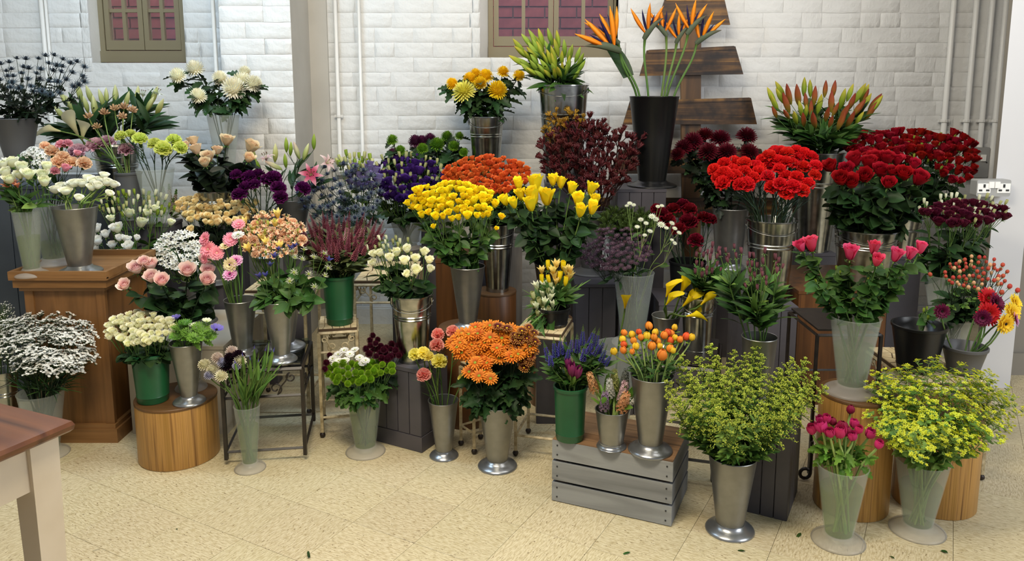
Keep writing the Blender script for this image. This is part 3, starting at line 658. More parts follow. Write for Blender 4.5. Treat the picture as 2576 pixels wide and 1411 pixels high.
# ================================================================ buckets
B = {}
def bucket(bid, typ, rim, base, label, z=None, Y=None, foot=None, wb=None, water=None, wmat='water_green', sup=None, dim=False):
    xc, yr, w = rim; bx, by = base
    if z is not None and Y is None: Y = GF(bx, by, z).y
    top = AT(xc, yr, Y); zb = z if z is not None else AT(bx, by, Y).z
    rr = w/2*MPP(top); X = top.x; zr = top.z; h = zr-zb; rb = (wb/2*MPP(Vector((X, Y, zb)))) if wb else rr*.56
    fr_ = foot/2*MPP(Vector((X, Y, zb))) if foot else rr*.98
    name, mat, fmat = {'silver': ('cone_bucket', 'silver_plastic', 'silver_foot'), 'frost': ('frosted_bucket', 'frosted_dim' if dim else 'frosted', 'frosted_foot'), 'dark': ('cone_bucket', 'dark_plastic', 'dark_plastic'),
        'black': ('cone_bucket', 'black_plastic', 'black_plastic'), 'green': ('round_bucket', 'green_plastic', None), 'galv': ('galvanised_pail', 'galvanised', None), 'blackpail': ('round_bucket', 'black_plastic', None), 'greypail': ('round_bucket', 'dark_plastic', None)}[typ]
    root = empty(name, (X, Y, zb)); t = .0025
    if typ in ('silver', 'frost', 'dark', 'black'):
        fh = min(.035, h*.12); z0 = fh*.75
        mb = MB(); mb.lathe([(0, z0), (rb, z0), (lerp(rb, rr, .5), lerp(z0, h, .5)), (rr-.001, h-.004), (rr+.0012, h-.002), (rr, h), (rr-t, h-.001), (lerp(rb, rr, .5)-t, lerp(z0, h, .5)), (rb-t, z0+.004), (0, z0+.004)], 40)
        ob('body', sharp(mb.mesh('body', [mat]), 50), root)
        mb = MB(); k = fr_-rb
        mb.lathe([(rb*.9, z0+.006), (rb+.003, z0+.006), (rb+k*.18, fh*.72), (rb+k*.5, fh*.52), (rb+k*.82, fh*.34), (fr_-.002, fh*.2), (fr_, fh*.1), (fr_-.001, 0), (fr_-.006, .0)], 40)
        ob('foot', sharp(mb.mesh('foot', [fmat]), 60), root)
        rbot, zbot = rb-t, z0+.005
    elif typ in ('green', 'blackpail', 'greypail'):
        rb = (wb/2*MPP(Vector((X, Y, zb)))) if wb else rr*.86
        mb = MB(); q = .12
        mb.lathe([(0, .001), (rb*.97, .001), (rb, .006), (lerp(rb, rr, q), h*q), (lerp(rb, rr, q)+.0018, h*q+.003), (lerp(rb, rr, q)+.0002, h*q+.007), (rr-.0005, h-.014), (rr+.0035, h-.012), (rr+.004, h-.002), (rr, h), (rr-.003, h-.002), (rb-.003, .006), (0, .006)], 44)
        ob('body', sharp(mb.mesh('body', [mat]), 50), root); rbot, zbot = rb-.003, .007
    else:
        rb = (wb/2*MPP(Vector((X, Y, zb)))) if wb else rr*.72
        mb = MB(); P_ = lambda s: (lerp(rb, rr, s), h*s)
        pr = [(0, .004), (rb*.96, .004), (rb+.001, 0), (rb+.001, .006), P_(.03), P_(.64)]
        for s0 in (.66, .70): a, zz = P_(s0); pr += [(a, zz-.004), (a+.003, zz), (a, zz+.004)]
        pr += [P_(.72), (rr-.0005, h-.008), (rr+.004, h-.006), (rr+.004, h-.001), (rr, h), (rr-.003, h-.004), (rb-.003, .01), (0, .01)]
        mb.lathe(pr, 48); ob('body', sharp(mb.mesh('body', [mat]), 40), root)
        for s in (-1, 1):
            mb = MB(); mb.box((s*(rr+.001), 0, h-.03), (.004, .026, .03)); ob('handle_ear', mb.mesh('handle_ear', [mat], False), root)
        mb = MB(); mb.tube([Vector((math.cos(a)*(rr+.006), -math.sin(a)*(rr+.008)*.96, h-.028-math.sin(a)*.035)) for a in [math.pi*i/16 for i in range(17)]], .0018, 5)
        ob('wire_handle', mb.mesh('wire_handle', ['wire']), root); rbot, zbot = rb-.003, .011
    if water:
        zw = lerp(zbot, h, water); rw = lerp(rbot, rr-t, water)
        mb = MB(); mb.lathe([(0, zbot+.001), (rbot-.0012, zbot+.001), (rw-.0012, zw), (0, zw)], 32); ob('water', sharp(mb.mesh('water', [wmat]), 40), root)
    tag(root, label, 'bucket', {'silver': 'silver cone buckets', 'frost': 'frosted buckets', 'galv': 'galvanised pails', 'green': 'green buckets'}.get(typ, 'dark buckets'))
    if sup:   # a plain stand hidden behind the flowers in front
        s_ = max(rb, fr_ if foot else rb)*1.04
        plinth(X-s_, X+s_, Y-s_, Y+s_, zb, sup, 'grey_board', 0, 1, 'display_plinth', False)
    B[bid] = dict(x=X, y=Y, zr=zr, zb=zb+zbot, r=rr-.004, rb=rbot); return root
bucket('b1', 'dark', (38, 297, 104), (40, 455), 'tall dark grey cone bucket of thistles on the navy cabinet', z=ZNAVY, Y=3.84, foot=70, wb=44)
bucket('b2', 'galv', (292, 366, 106), (292, 520), 'galvanised pail of white lily buds behind the pale carnations', Y=4.25, z=.86, sup='plinth under the galvanised pail of white lily buds')
bucket('b3', 'greypail', (322, 432, 62), (325, 560), 'plain dark grey bucket beside the frosted bucket of lime carnations', Y=3.95, z=.80, sup='plinth under the plain dark grey bucket')
bucket('b4', 'frost', (390, 424, 92), (392, 540), 'frosted bucket of lime green carnations', Y=3.85, z=.84, wb=50, foot=80, sup='plinth under the frosted bucket of lime carnations')
bucket('b5', 'frost', (561, 289, 80), (566, 430), 'tall frosted bucket of white chrysanthemums against the pier', Y=4.2, z=1.04, wb=42, foot=66, sup='tall narrow plinth under the white chrysanthemum bucket')
bucket('b6', 'galv', (541, 478, 80), (541, 570), 'galvanised pail of peach roses', Y=4.0, z=.80, sup='plinth under the pail of peach roses')
bucket('b7', 'dark', (738, 500, 88), (738, 620), 'dark bucket of pink lilies by the pier', Y=4.12, z=.73, sup='plinth under the dark bucket of pink lilies')
bucket('b7b', 'silver', (664, 535, 74), (664, 660), 'silver cone bucket of purple carnations', Y=3.86, z=.66, sup='plinth under the silver bucket of purple carnations')
bucket('b8', 'frost', (66, 529, 67), (68, 692), 'slim frosted bucket with green water on the pine pedestal tray', z=ZPED, wb=38, foot=80, water=.56)
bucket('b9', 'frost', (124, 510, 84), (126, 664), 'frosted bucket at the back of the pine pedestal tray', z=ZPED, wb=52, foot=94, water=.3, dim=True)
bucket('b10', 'silver', (188, 519, 106), (201, 684), 'broad silver cone bucket of white ranunculus on the pine pedestal', z=ZPED, wb=52, foot=106)
bucket('b11', 'silver', (340, 697, 78), (344, 860), 'silver bucket of white lisianthus behind the pink roses', Y=3.69, z=.401, wb=58, sup='low plinth under the white lisianthus bucket')
bucket('b12', 'silver', (407, 585, 66), (407, 700), 'silver bucket of pale snapdragons', Y=4.0, z=.56, sup='plinth under the snapdragon bucket')
bucket('b13', 'dark', (540, 612, 82), (540, 740), 'dark bucket of apricot spray roses', Y=3.88, z=.52, sup='plinth under the apricot spray rose bucket')
bucket('b14', 'dark', (500, 700, 82), (500, 800), 'dark grey bucket of white narcissus', Y=3.6, z=.401, wb=60)
bucket('b15', 'frost', (470, 800, 84), (470, 985), 'frosted bucket of pale pink roses at the back of the low oak drum', z=ZD1, Y=3.13, wb=44, foot=78)
bucket('b16', 'silver', (604, 752, 80), (618, 888), 'silver cone bucket of gerberas on the glass topped table', z=ZG, wb=44, foot=74)
bucket('b17', 'silver', (712, 742, 84), (718, 872), 'silver bucket of peach freesias at the back of the glass topped table', z=ZG, wb=46, foot=100)
bucket('b18', 'silver', (702, 754, 84), (703, 905), 'silver cone bucket of clematis at the front of the glass topped table', z=ZG, wb=40, foot=78)
bucket('b19', 'green', (851, 690, 79), (853, 812), 'dark green bucket of red veronica spikes on the cream mosaic stand', z=ZM1, wb=64)
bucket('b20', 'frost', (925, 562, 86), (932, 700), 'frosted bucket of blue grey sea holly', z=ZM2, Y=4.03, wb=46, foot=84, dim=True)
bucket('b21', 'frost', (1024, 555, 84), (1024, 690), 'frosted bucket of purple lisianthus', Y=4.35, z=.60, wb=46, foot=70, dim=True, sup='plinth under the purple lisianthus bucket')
bucket('b22', 'dark', (1085, 470, 84), (1085, 600), 'dark bucket of green and purple pompon chrysanthemums', Y=4.58, z=.72, sup='plinth under the pompon chrysanthemum bucket')
bucket('b23', 'galv', (1223, 292, 88), (1223, 440), 'galvanised pail of yellow chrysanthemums', Y=4.5, z=1.0, wb=62, sup='tall plinth under the pail of yellow chrysanthemums')
bucket('b24', 'galv', (1251, 560, 88), (1247, 738), 'tall galvanised pail of orange spray roses on the brown drum', Y=3.9, z=ZDB, wb=56)
bucket('b25', 'silver', (1176, 668, 88), (1178, 828), 'silver cone bucket of yellow spray roses', z=ZM4, Y=3.36, wb=44, foot=86)
bucket('b26', 'black', (1392, 660, 96), (1365, 818), 'black bucket of large yellow roses', z=.46, wb=54, foot=80, Y=3.42, sup='dark plinth under the yellow rose bucket')
bucket('b27', 'galv', (1418, 213, 124), (1418, 470), 'tall galvanised pail of green lily buds', Y=4.35, z=.98, wb=86, sup='tall plinth under the pail of green lily buds')
bucket('b28', 'dark', (1488, 525, 90), (1482, 686), 'dark cone bucket of kangaroo paws on the dark plinth', z=ZP1, wb=46, foot=100)
bucket('b29', 'black', (1646, 242, 124), (1640, 468), 'tall black cone bucket of strelitzia', z=ZP2, wb=68, foot=124)
bucket('b30', 'dark', (1580, 600, 80), (1580, 730), 'dark bucket of fluffy green filler', Y=3.88, z=.44, sup='plinth under the fluffy green filler bucket')
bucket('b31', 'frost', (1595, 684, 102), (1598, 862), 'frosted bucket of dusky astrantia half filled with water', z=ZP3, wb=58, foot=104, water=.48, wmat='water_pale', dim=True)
bucket('b32', 'blackpail', (1730, 655, 90), (1730, 780), 'black bucket of burgundy carnations', Y=3.86, z=ZP6)
bucket('b33', 'silver', (1838, 522, 90), (1838, 690), 'grey bucket of burgundy chrysanthemums', Y=4.3, z=.50, wb=64, sup='plinth under the burgundy chrysanthemum bucket')
bucket('b34', 'galv', (2056, 381, 132), (2056, 640), 'tall galvanised pail of red lily buds', Y=4.45, z=.57, wb=84, sup='plinth under the pail of red lily buds')
bucket('b35', 'galv', (1942, 550, 124), (1942, 745), 'galvanised pail of bright red carnations', z=ZP4, Y=3.62, wb=88)
bucket('b36', 'galv', (2180, 574, 150), (2180, 700), 'wide galvanised pail of large red roses', z=ZBB, Y=3.78, wb=120)
bucket('b37', 'galv', (2268, 545, 104), (2268, 660), 'galvanised pail of red spray roses behind the large red roses', Y=4.3, z=.58, sup='plinth under the pail of red spray roses')
bucket('b38', 'frost', (2372, 690, 86), (2370, 830), 'frosted bucket of burgundy lisianthus', Y=3.5, z=.46, wb=50, foot=70, sup='plinth under the burgundy lisianthus bucket')
bucket('b39', 'frost', (2153, 795, 122), (2140, 985), 'frosted bucket of bright pink roses on the tall oak drum', z=ZD2, wb=66, foot=130, water=.58, wmat='water_pale')
bucket('b40', 'frost', (2396, 800, 92), (2405, 930), 'frosted bucket of hypericum berries', Y=3.16, z=ZM6, wb=50, foot=76)
bucket('b40b', 'blackpail', (2313, 814, 126), (2305, 960), 'wide black bucket beside the frosted bucket of pink roses', Y=2.98, z=ZM6, wb=88)
bucket('b41', 'greypail', (2428, 868, 102), (2415, 985), 'dark grey bucket of red and yellow gerberas', Y=2.95, z=ZM6, wb=72)
bucket('b42', 'silver', (1911, 845, 88), (1905, 1008), 'plain silver bucket of dark alstroemeria behind the goldenrod', z=ZP5, wb=62, foot=70)
bucket('b43', 'frost', (1553, 866, 112), (1553, 1120), 'frosted bucket with a single yellow calla behind the crate', z=0, Y=3.2, wb=60, foot=110, dim=True)
bucket('b44', 'galv', (1757, 742, 80), (1752, 862), 'galvanised pail on the black metal stand', z=ZB1, Y=2.96, wb=66)
bucket('b43b', 'silver', (1676, 792, 72), (1672, 862), 'short silver bucket of yellow callas on the black metal stand', z=ZB1, Y=3.02, wb=44, foot=60)
bucket('b45', 'blackpail', (1392, 770, 84), (1388, 815), 'low black bucket of freesias on the cream mosaic stand', z=ZM5, Y=3.11, wb=70)
bucket('b46', 'green', (1435, 968, 82), (1438, 1102), 'green bucket of blue veronica and tulips on the crate', z=ZC, wb=70)
bucket('b47', 'silver', (1540, 1027, 86), (1540, 1122), 'short silver cone bucket of hyacinths on the crate', z=ZC, wb=58, foot=76)
bucket('b48', 'silver', (1641, 942, 108), (1639, 1132), 'silver cone bucket of orange ranunculus on the crate', z=ZC, wb=58, foot=112)
bucket('b49', 'silver', (1844, 1144, 120), (1834, 1332), 'large silver cone bucket of goldenrod on the floor', z=0, wb=68, foot=122)
bucket('b50', 'frost', (2121, 1168, 124), (2105, 1360), 'frosted bucket of pink ranunculus with green water on the floor', z=0, wb=68, foot=131, water=.68)
bucket('b51', 'frost', (2322, 1154, 128), (2303, 1334), 'frosted bucket of yellow green bupleurum on the floor', z=0, wb=68, foot=133, water=.60, wmat='water_pale')
bucket('b52', 'frost', (102, 984, 108), (118, 1142), 'frosted bucket of white statice beside the brown table', z=0, wb=62, foot=108, water=.35)
bucket('b53', 'galv', (5, 930, 66), (20, 1105), 'galvanised pail at the edge of the frame beside the statice', z=0, wb=50)
bucket('b54', 'green', (377, 884, 90), (382, 1006), 'dark green bucket of cream spray roses on the low oak drum', z=ZD1, wb=74)
bucket('b55', 'silver', (467, 860, 80), (472, 1010), 'silver cone bucket of anemones on the low oak drum', z=ZD1, wb=38, foot=80)
bucket('b56', 'frost', (621, 1018, 65), (629, 1178), 'slim frosted bucket of scabious and iris on the floor', z=0, wb=36, foot=78, water=.64)
bucket('b57', 'galv', (1036, 738, 100), (1036, 905), 'galvanised pail of cream lisianthus on the dark boarded plinth', z=ZP7, wb=72)
bucket('b58', 'frost', (915, 980, 92), (914, 1136), 'frosted bucket of white and green button flowers on the floor', z=0, wb=52, foot=100, water=.66)
bucket('b59', 'silver', (1115, 1005, 76), (1112, 1146), 'small silver cone bucket of coral and yellow carnations on the floor', z=0, wb=40, foot=74)
bucket('b60', 'silver', (1251, 1013, 96), (1247, 1172), 'silver cone bucket of orange daisy chrysanthemums on the floor', z=0, wb=50, foot=100)
# ================================================================ flower shapes (each built once, one unit across or tall, then reused)
PI = math.pi
def prof_ob(t): return (t**.55)*(1-.45*t**5)+.08          # broad near the tip
def prof_ov(t): return max(math.sin(PI*min(1, t**.8*.98+.02)), .05)
def prof_str(t): return .35+.65*math.sin(PI*min(.93, t*.86+.08))
def petal(mb, L, W, ang, phi, r0=0.0, z0=0.0, nu=4, nv=2, prof=prof_ob, cup=0.0, wrap=0.0, ruff=0.0, m=0, t0=0.0, t1=1.0, rnd=None, seed=0, notch=0.0):
    """ang: (base, middle, tip) angle from the bloom axis in degrees, phi: azimuth"""
    r, z = r0, z0; rows = []; ts = []
    a0, am, a1 = [math.radians(x) for x in ang]
    for i in range(nu+1):
        t = i/nu; a = (1-t)**2*a0+2*t*(1-t)*am+t*t*a1
        if i: r += L/nu*math.sin(a); z += L/nu*math.cos(a)
        w_ = prof(t); row = []
        for j in range(nv+1):
            s = -1+2*j/nv; rf = ruff*t*t*math.sin(j*2.6+seed+i*.7) if ruff else 0
            zz = z+rf-(notch*(1-abs(s)) if i == nu else 0); rr = r+rf*.5
            if wrap:
                q = phi+s*wrap*w_; rr2 = max(rr, .01)*(1+.04*s); row.append(Vector((rr2*math.cos(q), rr2*math.sin(q), zz+cup*(s*s)*-.1)))
            else:
                x = s*W*.5*w_; nx, nz = -math.cos(a), math.sin(a); c = cup*s*s*W*w_
                px, pz = rr+nx*c, zz+nz*c
                row.append(Vector((px*math.cos(phi)-x*math.sin(phi), px*math.sin(phi)+x*math.cos(phi), pz)))
        rows.append(row); ts.append(lerp(t0, t1, t))
    mb.grid(rows, m, ts)
def norm(mb, by='diam'):
    xs = [math.hypot(v[0], v[1]) for v in mb.v]; zs = [v[2] for v in mb.v]; k = 1/(2*max(xs)) if by == 'diam' else 1/(max(zs)-min(zs)); z0 = min(zs) if by == 'h' else 0
    mb.v = [(v[0]*k, v[1]*k, (v[2]-z0)*k) for v in mb.v]; return mb
def calyx(mb, r, h, m=1, sep=5, L=.25):
    mb.lathe([(.03, -h), (r*.7, -h*.6), (r, -h*.1), (r*.8, .02)], 7, m)
    for k in range(sep): petal(mb, L, L*.35, (70, 95, 115), k*2*PI/sep+.3, r*.7, -.02, 2, 1, prof_ov, 0, 0, 0, m, .2, .8)
def mk_rose(mb, r, n=15, op=.5, tall=False):
    for i in range(n):
        k = i/(n-1); a = (30+(48 if not tall else 30)*k, (2 if not tall else -6), -30+(44+44*op)*k+r.uniform(-8, 8))
        petal(mb, (.50+.16*k)*r.uniform(.94, 1.05), 0, a, i*2.4+r.uniform(-.2, .2), .008+.05*k, .03*(1-k), 5, 4, lambda t: .35+.65*min(1, t*2.2)*(1-.42*t**6), .35, lerp(2.1, 1.0, k), .035*k, 0, .0+k*.55, .25+k*.75, None, r.uniform(0, 6))
    norm(mb); calyx(mb, .1, .16); return mb
def mk_bud(mb, r):
    for i in range(8):
        k = i/7; petal(mb, .9+.1*k, 0, (40+30*k, -2, -16+14*k), i*2.4, .02+.03*k, 0, 4, 3, lambda t: .5+.5*min(1, t*2), .2, lerp(1.8, 1.2, k), 0, 0, k*.5, .3+k*.6)
    norm(mb, 'h'); mb.v = [(x*.8, y*.8, z) for x, y, z in mb.v]; calyx(mb, .13, .16, 1, 5, .4); return mb
def mk_ran(mb, r, n=16, op=.3):
    for i in range(n):
        k = i/(n-1); petal(mb, .46+.26*k, 0, (70+34*k, 4, -80+(40+90*max(op, 0)+20*op)*k), i*2.4, .01+.03*k, .12*(1-k), 5, 4, lambda t: .45+.55*min(1, t*2)*(1-.3*t**6), .15, lerp(2.0, 1.1, k), .01, 0, k*.6, .2+k*.8, None, r.uniform(0, 6))
    norm(mb); calyx(mb, .07, .1, 1, 5, .22); return mb
def mk_carn(mb, r, n=40):
    for i in range(n):
        zc = 1-1.25*(i+.5)/n; q = i*2.39996; s = math.sqrt(max(0, 1-zc*zc)); d = Vector((s*math.cos(q), s*math.sin(q), zc*.8+.1)).normalized(); a = d.cross(Vector((r.uniform(-.6, .6), r.uniform(-.6, .6), 1))).normalized(); b = a.cross(d); rows = []
        for u in range(4):
            t = u/3; row = []
            for j in range(6):
                f = -1+2*j/5; w_ = .05+.17*t; p = d*(.12+.36*t-.06*f*f*t)+a*f*w_+b*(.05*t*t*math.sin(j*2.2+i)+(.06*(1 if zc > .2 else -.4))*t*t)
                if u == 3: p += d*r.uniform(-.035, .035)
                row.append(p)
            rows.append(row)
        mb.grid(rows, 0, [0, .2, .55, 1])
    norm(mb); mb.lathe([(.03, -.5), (.1, -.46), (.11, -.2), (.15, -.02)], 7, 1); return mb
def mk_daisy(mb, r, layers, centre=.16, dome=.5, cm=1, prof=prof_str, cup=.12, W=.17, nv=2):
    for (n, L, a, z, tt) in layers:
        for i in range(n):
            d = r.uniform(-6, 6); petal(mb, L*r.uniform(.92, 1.05), W*r.uniform(.9, 1.1), (a[0]+d, a[1]+d, a[2]+d), (i+r.uniform(-.2, .2))*2*PI/n+z*9, centre*.55, z, 3, nv, prof, cup, 0, 0, 0, tt, 1)
    norm(mb)
    if centre: mb.ball((0, 0, .02), centre, cm, 9, 6, (1, 1, dome), .3)
    mb.lathe([(.03, -.12), (.1, -.05), (.14, .0)], 7, 2); return mb
def mk_ball(mb, r, N=150, L=.26, W=.095, inc=.35, lo=-.55, core=.26):
    for i in range(N):
        zc = 1-(1-lo)*(i+.5)/N; q = i*2.39996; s = math.sqrt(max(0, 1-zc*zc)); d = Vector((s*math.cos(q), s*math.sin(q), zc))
        up = Vector((0, 0, 1)); a = d.cross(up)
        if a.length < .05: a = Vector((1, 0, 0))
        a.normalize(); b = a.cross(d); LL = L*r.uniform(.85, 1.12); o = d*core; rows = []
        for u in range(3):
            t = u/2; p = o+d*LL*t+b*inc*LL*(t*t)*(1 if zc > -.1 else -.3); w_ = W*(.5, 1, .35)[u]*.5
            rows.append([p-a*w_, p+b*-.02, p+a*w_])
        mb.grid(rows, 0, [lerp(.0, .6, t_)+.4*(1-max(zc, 0))*t_ for t_ in (0, .5, 1)])
    mb.ball((0, 0, 0), core+.03, 0, 10, 7, (1, 1, 1), .05); norm(mb); return mb
def mk_thistle(mb, r):
    mb.ball((0, 0, .14), .095, 1, 9, 6, (1, 1, 1.5), .2)
    for n, L, a, w_ in ((11, .5, (76, 62, 56), .10), (9, .42, (98, 88, 80), .11)):
        for i in range(n):
            ph = i*2*PI/n+r.uniform(-.1, .1); petal(mb, L*r.uniform(.85, 1.1), w_, a, ph, .04, .03, 3, 1, lambda t: 1-.96*t, 0, 0, 0, 0, 0, 1)
            for s in (-1, 1): petal(mb, L*.3, .03, (a[0], a[1], a[2]), ph+s*.25, .2, .08, 1, 1, lambda t: 1-.95*t, 0, 0, 0, 0, .4, 1)
    norm(mb); return mb
def mk_spike(mb, r, rows_=15, green=.45, W=.11):
    for k in range(rows_):
        t = k/(rows_-1); z = .02+t*.9; rad = W*(1-t)**.7+.012; n = 8 if t < .7 else 5; m = 0 if t < 1-green else 1
        for i in range(n):
            q = (i+.5*(k % 2))*2*PI/n+r.uniform(-.15, .15); d = Vector((math.cos(q), math.sin(q), .55)); c = Vector((math.cos(q)*rad*.55, math.sin(q)*rad*.55, z))
            e = c+d*rad*.75*r.uniform(.8, 1.25); a = Vector((-math.sin(q), math.cos(q), 0))*rad*.28
            mb.add([c-a, c+a, e+a*.7, e-a*.7, (c+e)/2+Vector((0, 0, rad*.35))], [(0, 1, 4), (1, 2, 4), (2, 3, 4), (3, 0, 4)], m, [0, 0, 1, 1, .6])
    mb.tube([Vector((0, 0, -.02)), Vector((0, 0, .97))], [.03, .01], 5, 1); return mb
def star(mb, c, d, R0, n, m=0, open_=70, W=.5, t0=0, cm=None):
    d = Vector(d).normalized(); a = d.cross(Vector((.2, .1, .97)));
    if a.length < .05: a = Vector((1, 0, 0))
    a.normalize(); b = d.cross(a); c = Vector(c); o = math.radians(open_)
    for i in range(n):
        q = 2*PI*i/n; e = (a*math.cos(q)+b*math.sin(q)); s = (a*-math.sin(q)+b*math.cos(q)); tip = c+e*R0*math.sin(o)+d*R0*math.cos(o); md = c+e*R0*.55*math.sin(o*.8)+d*R0*.5*math.cos(o*.8)
        mb.add([c, md+s*R0*W*.5, tip, md-s*R0*W*.5], [(0, 1, 2, 3)], m, [t0, .5, 1, .5])
    if cm is not None: mb.octa(c+d*R0*.12, R0*.2, cm, .5)
def mk_hyac(mb, r):
    for k in range(8):
        t = k/7; z = .12+.8*t; rad = .2*(1-.55*t); n = 7 if k < 6 else 4
        for i in range(n):
            q = (i+.5*(k % 2))*2*PI/n; d = Vector((math.cos(q), math.sin(q), -.15+.9*t*t)); c = Vector((math.cos(q)*rad*.4, math.sin(q)*rad*.4, z)); e = c+d*rad*.75
            mb.tube([c, e], [.028, .03], 5, 0, False, [0, .3]); star(mb, e, d, .105, 6, 0, 78, .42, .2)
    mb.tube([(0, 0, -.05), (0, 0, .95)], [.035, .02], 6, 1); return mb
def mk_lilybud(mb, r, fat=.15):
    rows = []; ts = []
    for i in range(8):
        t = i/7; rad = fat*(math.sin(PI*min(1, (t*.93+.05)))**.75)*(1-.25*t)
        if i == 7: rad = .012
        rows.append([Vector((rad*(1+.16*math.cos(3*q))*math.cos(q), rad*(1+.16*math.cos(3*q))*math.sin(q), t)) for q in [2*PI*j/12 for j in range(12)]]); ts.append(t)
    mb.grid(rows, 0, ts, True); return mb
def mk_lily(mb, r):
    for i in range(6):
        petal(mb, .62, .24 if i % 2 else .18, (18, 62, 118), i*PI/3, .02, 0, 6, 2, prof_ov, .18, 0, .02, 0, 0, 1, None, i)
    norm(mb)
    for i in range(6):
        q = i*PI/3+.5; e = Vector((.14*math.cos(q), .14*math.sin(q), .42)); mb.tube([(0, 0, .05), e*.6, e], .007, 4, 1); mb.octa(e, .03, 2)
    return mb
def mk_calla(mb, r):
    rows = []; ts = []; n = 14
    for i in range(9):
        t = i/8; row = []
        for j in range(n+1):
            s = -1+2*j/n; q = s*PI*1.08; lip = t**2.2
            rad = .028+.085*t**.8+.10*lip; back = (1+math.cos(q))/2; zt = t*(.62+.38*back**1.5)
            rr = rad*(1+.5*lip*back**3)+.004*abs(s)
            row.append(Vector((rr*math.cos(q)*(1+.35*lip*back), rr*math.sin(q), zt-.10*lip*(1-back))))
        rows.append(row); ts.append(t)
    mb.grid(rows, 0, ts); mb.tube([(0, 0, .08), (.01, 0, .55)], [.028, .018], 6, 1); mb.lathe([(.02, -.06), (.034, .02)], 8, 2); return mb
def mk_tulip(mb, r):
    for i in range(6):
        petal(mb, 1.0, 0, (62, -2, -14 if i < 3 else -8), i*2*PI/3+(PI/3 if i > 2 else 0), .02, 0, 5, 3, lambda t: (.4+.6*min(1, t*2.4))*(1-.85*t**4), .1, 1.0, 0, 0, 0, 1)
    return norm(mb, 'h')
def mk_trumpet(mb, r, n=6, op=58, W=.34):
    for i in range(n): petal(mb, .75, W, (8, op*.6, op+r.uniform(-8, 14)), i*2*PI/n, .05, 0, 4, 2, prof_ov, .12, 0, .02, 0, 0, 1, None, i)
    norm(mb); mb.lathe([(.02, -.25), (.07, .05)], 6, 0)
    for i in range(4): q = i*1.6; mb.tube([(0, 0, .1), (.06*math.cos(q), .06*math.sin(q), .36)], .012, 4, 1)
    return mb
def mk_freesia(mb, r):
    for k in range(4):
        s = MB(); mk_trumpet(s, r, 6, 55, .4); q = k*1.7; M = Matrix.Translation((.22*math.cos(q), .22*math.sin(q), .1*k)) @ Matrix.Rotation(.6, 4, Vector((-math.sin(q), math.cos(q), 0))) @ Matrix.Scale(.62, 4); b = len(mb.v)
        mb.add([M @ Vector(v) for v in s.v], s.f, 0, s.t)
    for k in range(3): q = k*2.1+1; mb.ball((.16*math.cos(q), .16*math.sin(q), .46+.06*k), .06, 2, 6, 4, (1, 1, 1.7), .6)
    return mb
def mk_cluster(mb, r, n=22, pet=5, R0=.13, op=82):
    for i in range(n):
        zc = 1-.75*(i+.5)/n; q = i*2.39996; s = math.sqrt(1-zc*zc); d = Vector((s*math.cos(q), s*math.sin(q), zc)); star(mb, d*.4, d, R0*r.uniform(.85, 1.15), pet, 0, op, .62, .2, None)
        mb.tube([(0, 0, -.1), d*.38], .012, 3, 1, False)
    return mb
def mk_budcluster(mb, r, n=13):
    for i in range(n):
        zc = 1-.7*(i+.5)/n; q = i*2.4; s = math.sqrt(1-zc*zc); d = Vector((s*math.cos(q)*.8, s*math.sin(q)*.8, zc)); p = d*.3
        mb.tube([p*.3, p, p+d*.16, p+d*.24], [.02, .055, .06, .01], 6, 0, True, [0, .3, .7, 1])
    mb.tube([(0, 0, -.5), (0, 0, .2)], .035, 5, 1); return mb
def mk_seed(mb, r):
    for i in range(22):
        q = i*2.4; zc = r.uniform(-.1, .95); s = math.sqrt(1-zc*zc) if zc < 1 else 0; d = Vector((s*math.cos(q), s*math.sin(q), zc)); t = Vector((-d.y, d.x, .2))
        mb.tube([d*.08, d*.32+t*.06, d*.46+t*.22], [.022, .02, .006], 3, 0, False, [0, .6, 1])
    mb.ball((0, 0, 0), .17, 1, 7, 5); return mb
def mk_bell(mb, r):
    for i in range(4): petal(mb, .9, .44, (50, 10, 60), i*PI/2, .05, 0, 4, 2, prof_ov, .2, 0, .03, 0, 0, 1, None, i)
    return norm(mb)
def mk_astr(mb, r):
    star(mb, (0, 0, 0), (0, 0, 1), .5, 12, 0, 74, .32, .2)
    for i in range(9): q = i*2.4; rr = .16*math.sqrt(i/9); mb.octa((rr*math.cos(q), rr*math.sin(q), .13), .05, 1, .5)
    return mb
def mk_scab(mb, r): 
    return mk_ball(mb, r, 95, .26, .15, .15, -.35, .24)
def mk_anem(mb, r):
    for i in range(8): petal(mb, .55, .4, (75, 68, 50), i*PI/4, .03, .02*(i % 2), 3, 2, prof_ob, .15, 0, .02, 0, 0, 1, None, i)
    norm(mb); mb.ball((0, 0, .06), .1, 1, 8, 5); return mb
def mk_ruff(mb, r):
    for i in range(16):
        q = i*2.4; petal(mb, r.uniform(.4, .6), .1, (70-40*(i/16), 40, 75), q, .02, 0, 3, 1, prof_str, 0, 0, 0, 0, 0, 1)
        for s in (-1, 1): petal(mb, .22, .07, (60, 50, 60), q+s*.35, .26, .16, 2, 1, prof_str, 0, 0, 0, 0, .4, 1)
    return norm(mb)
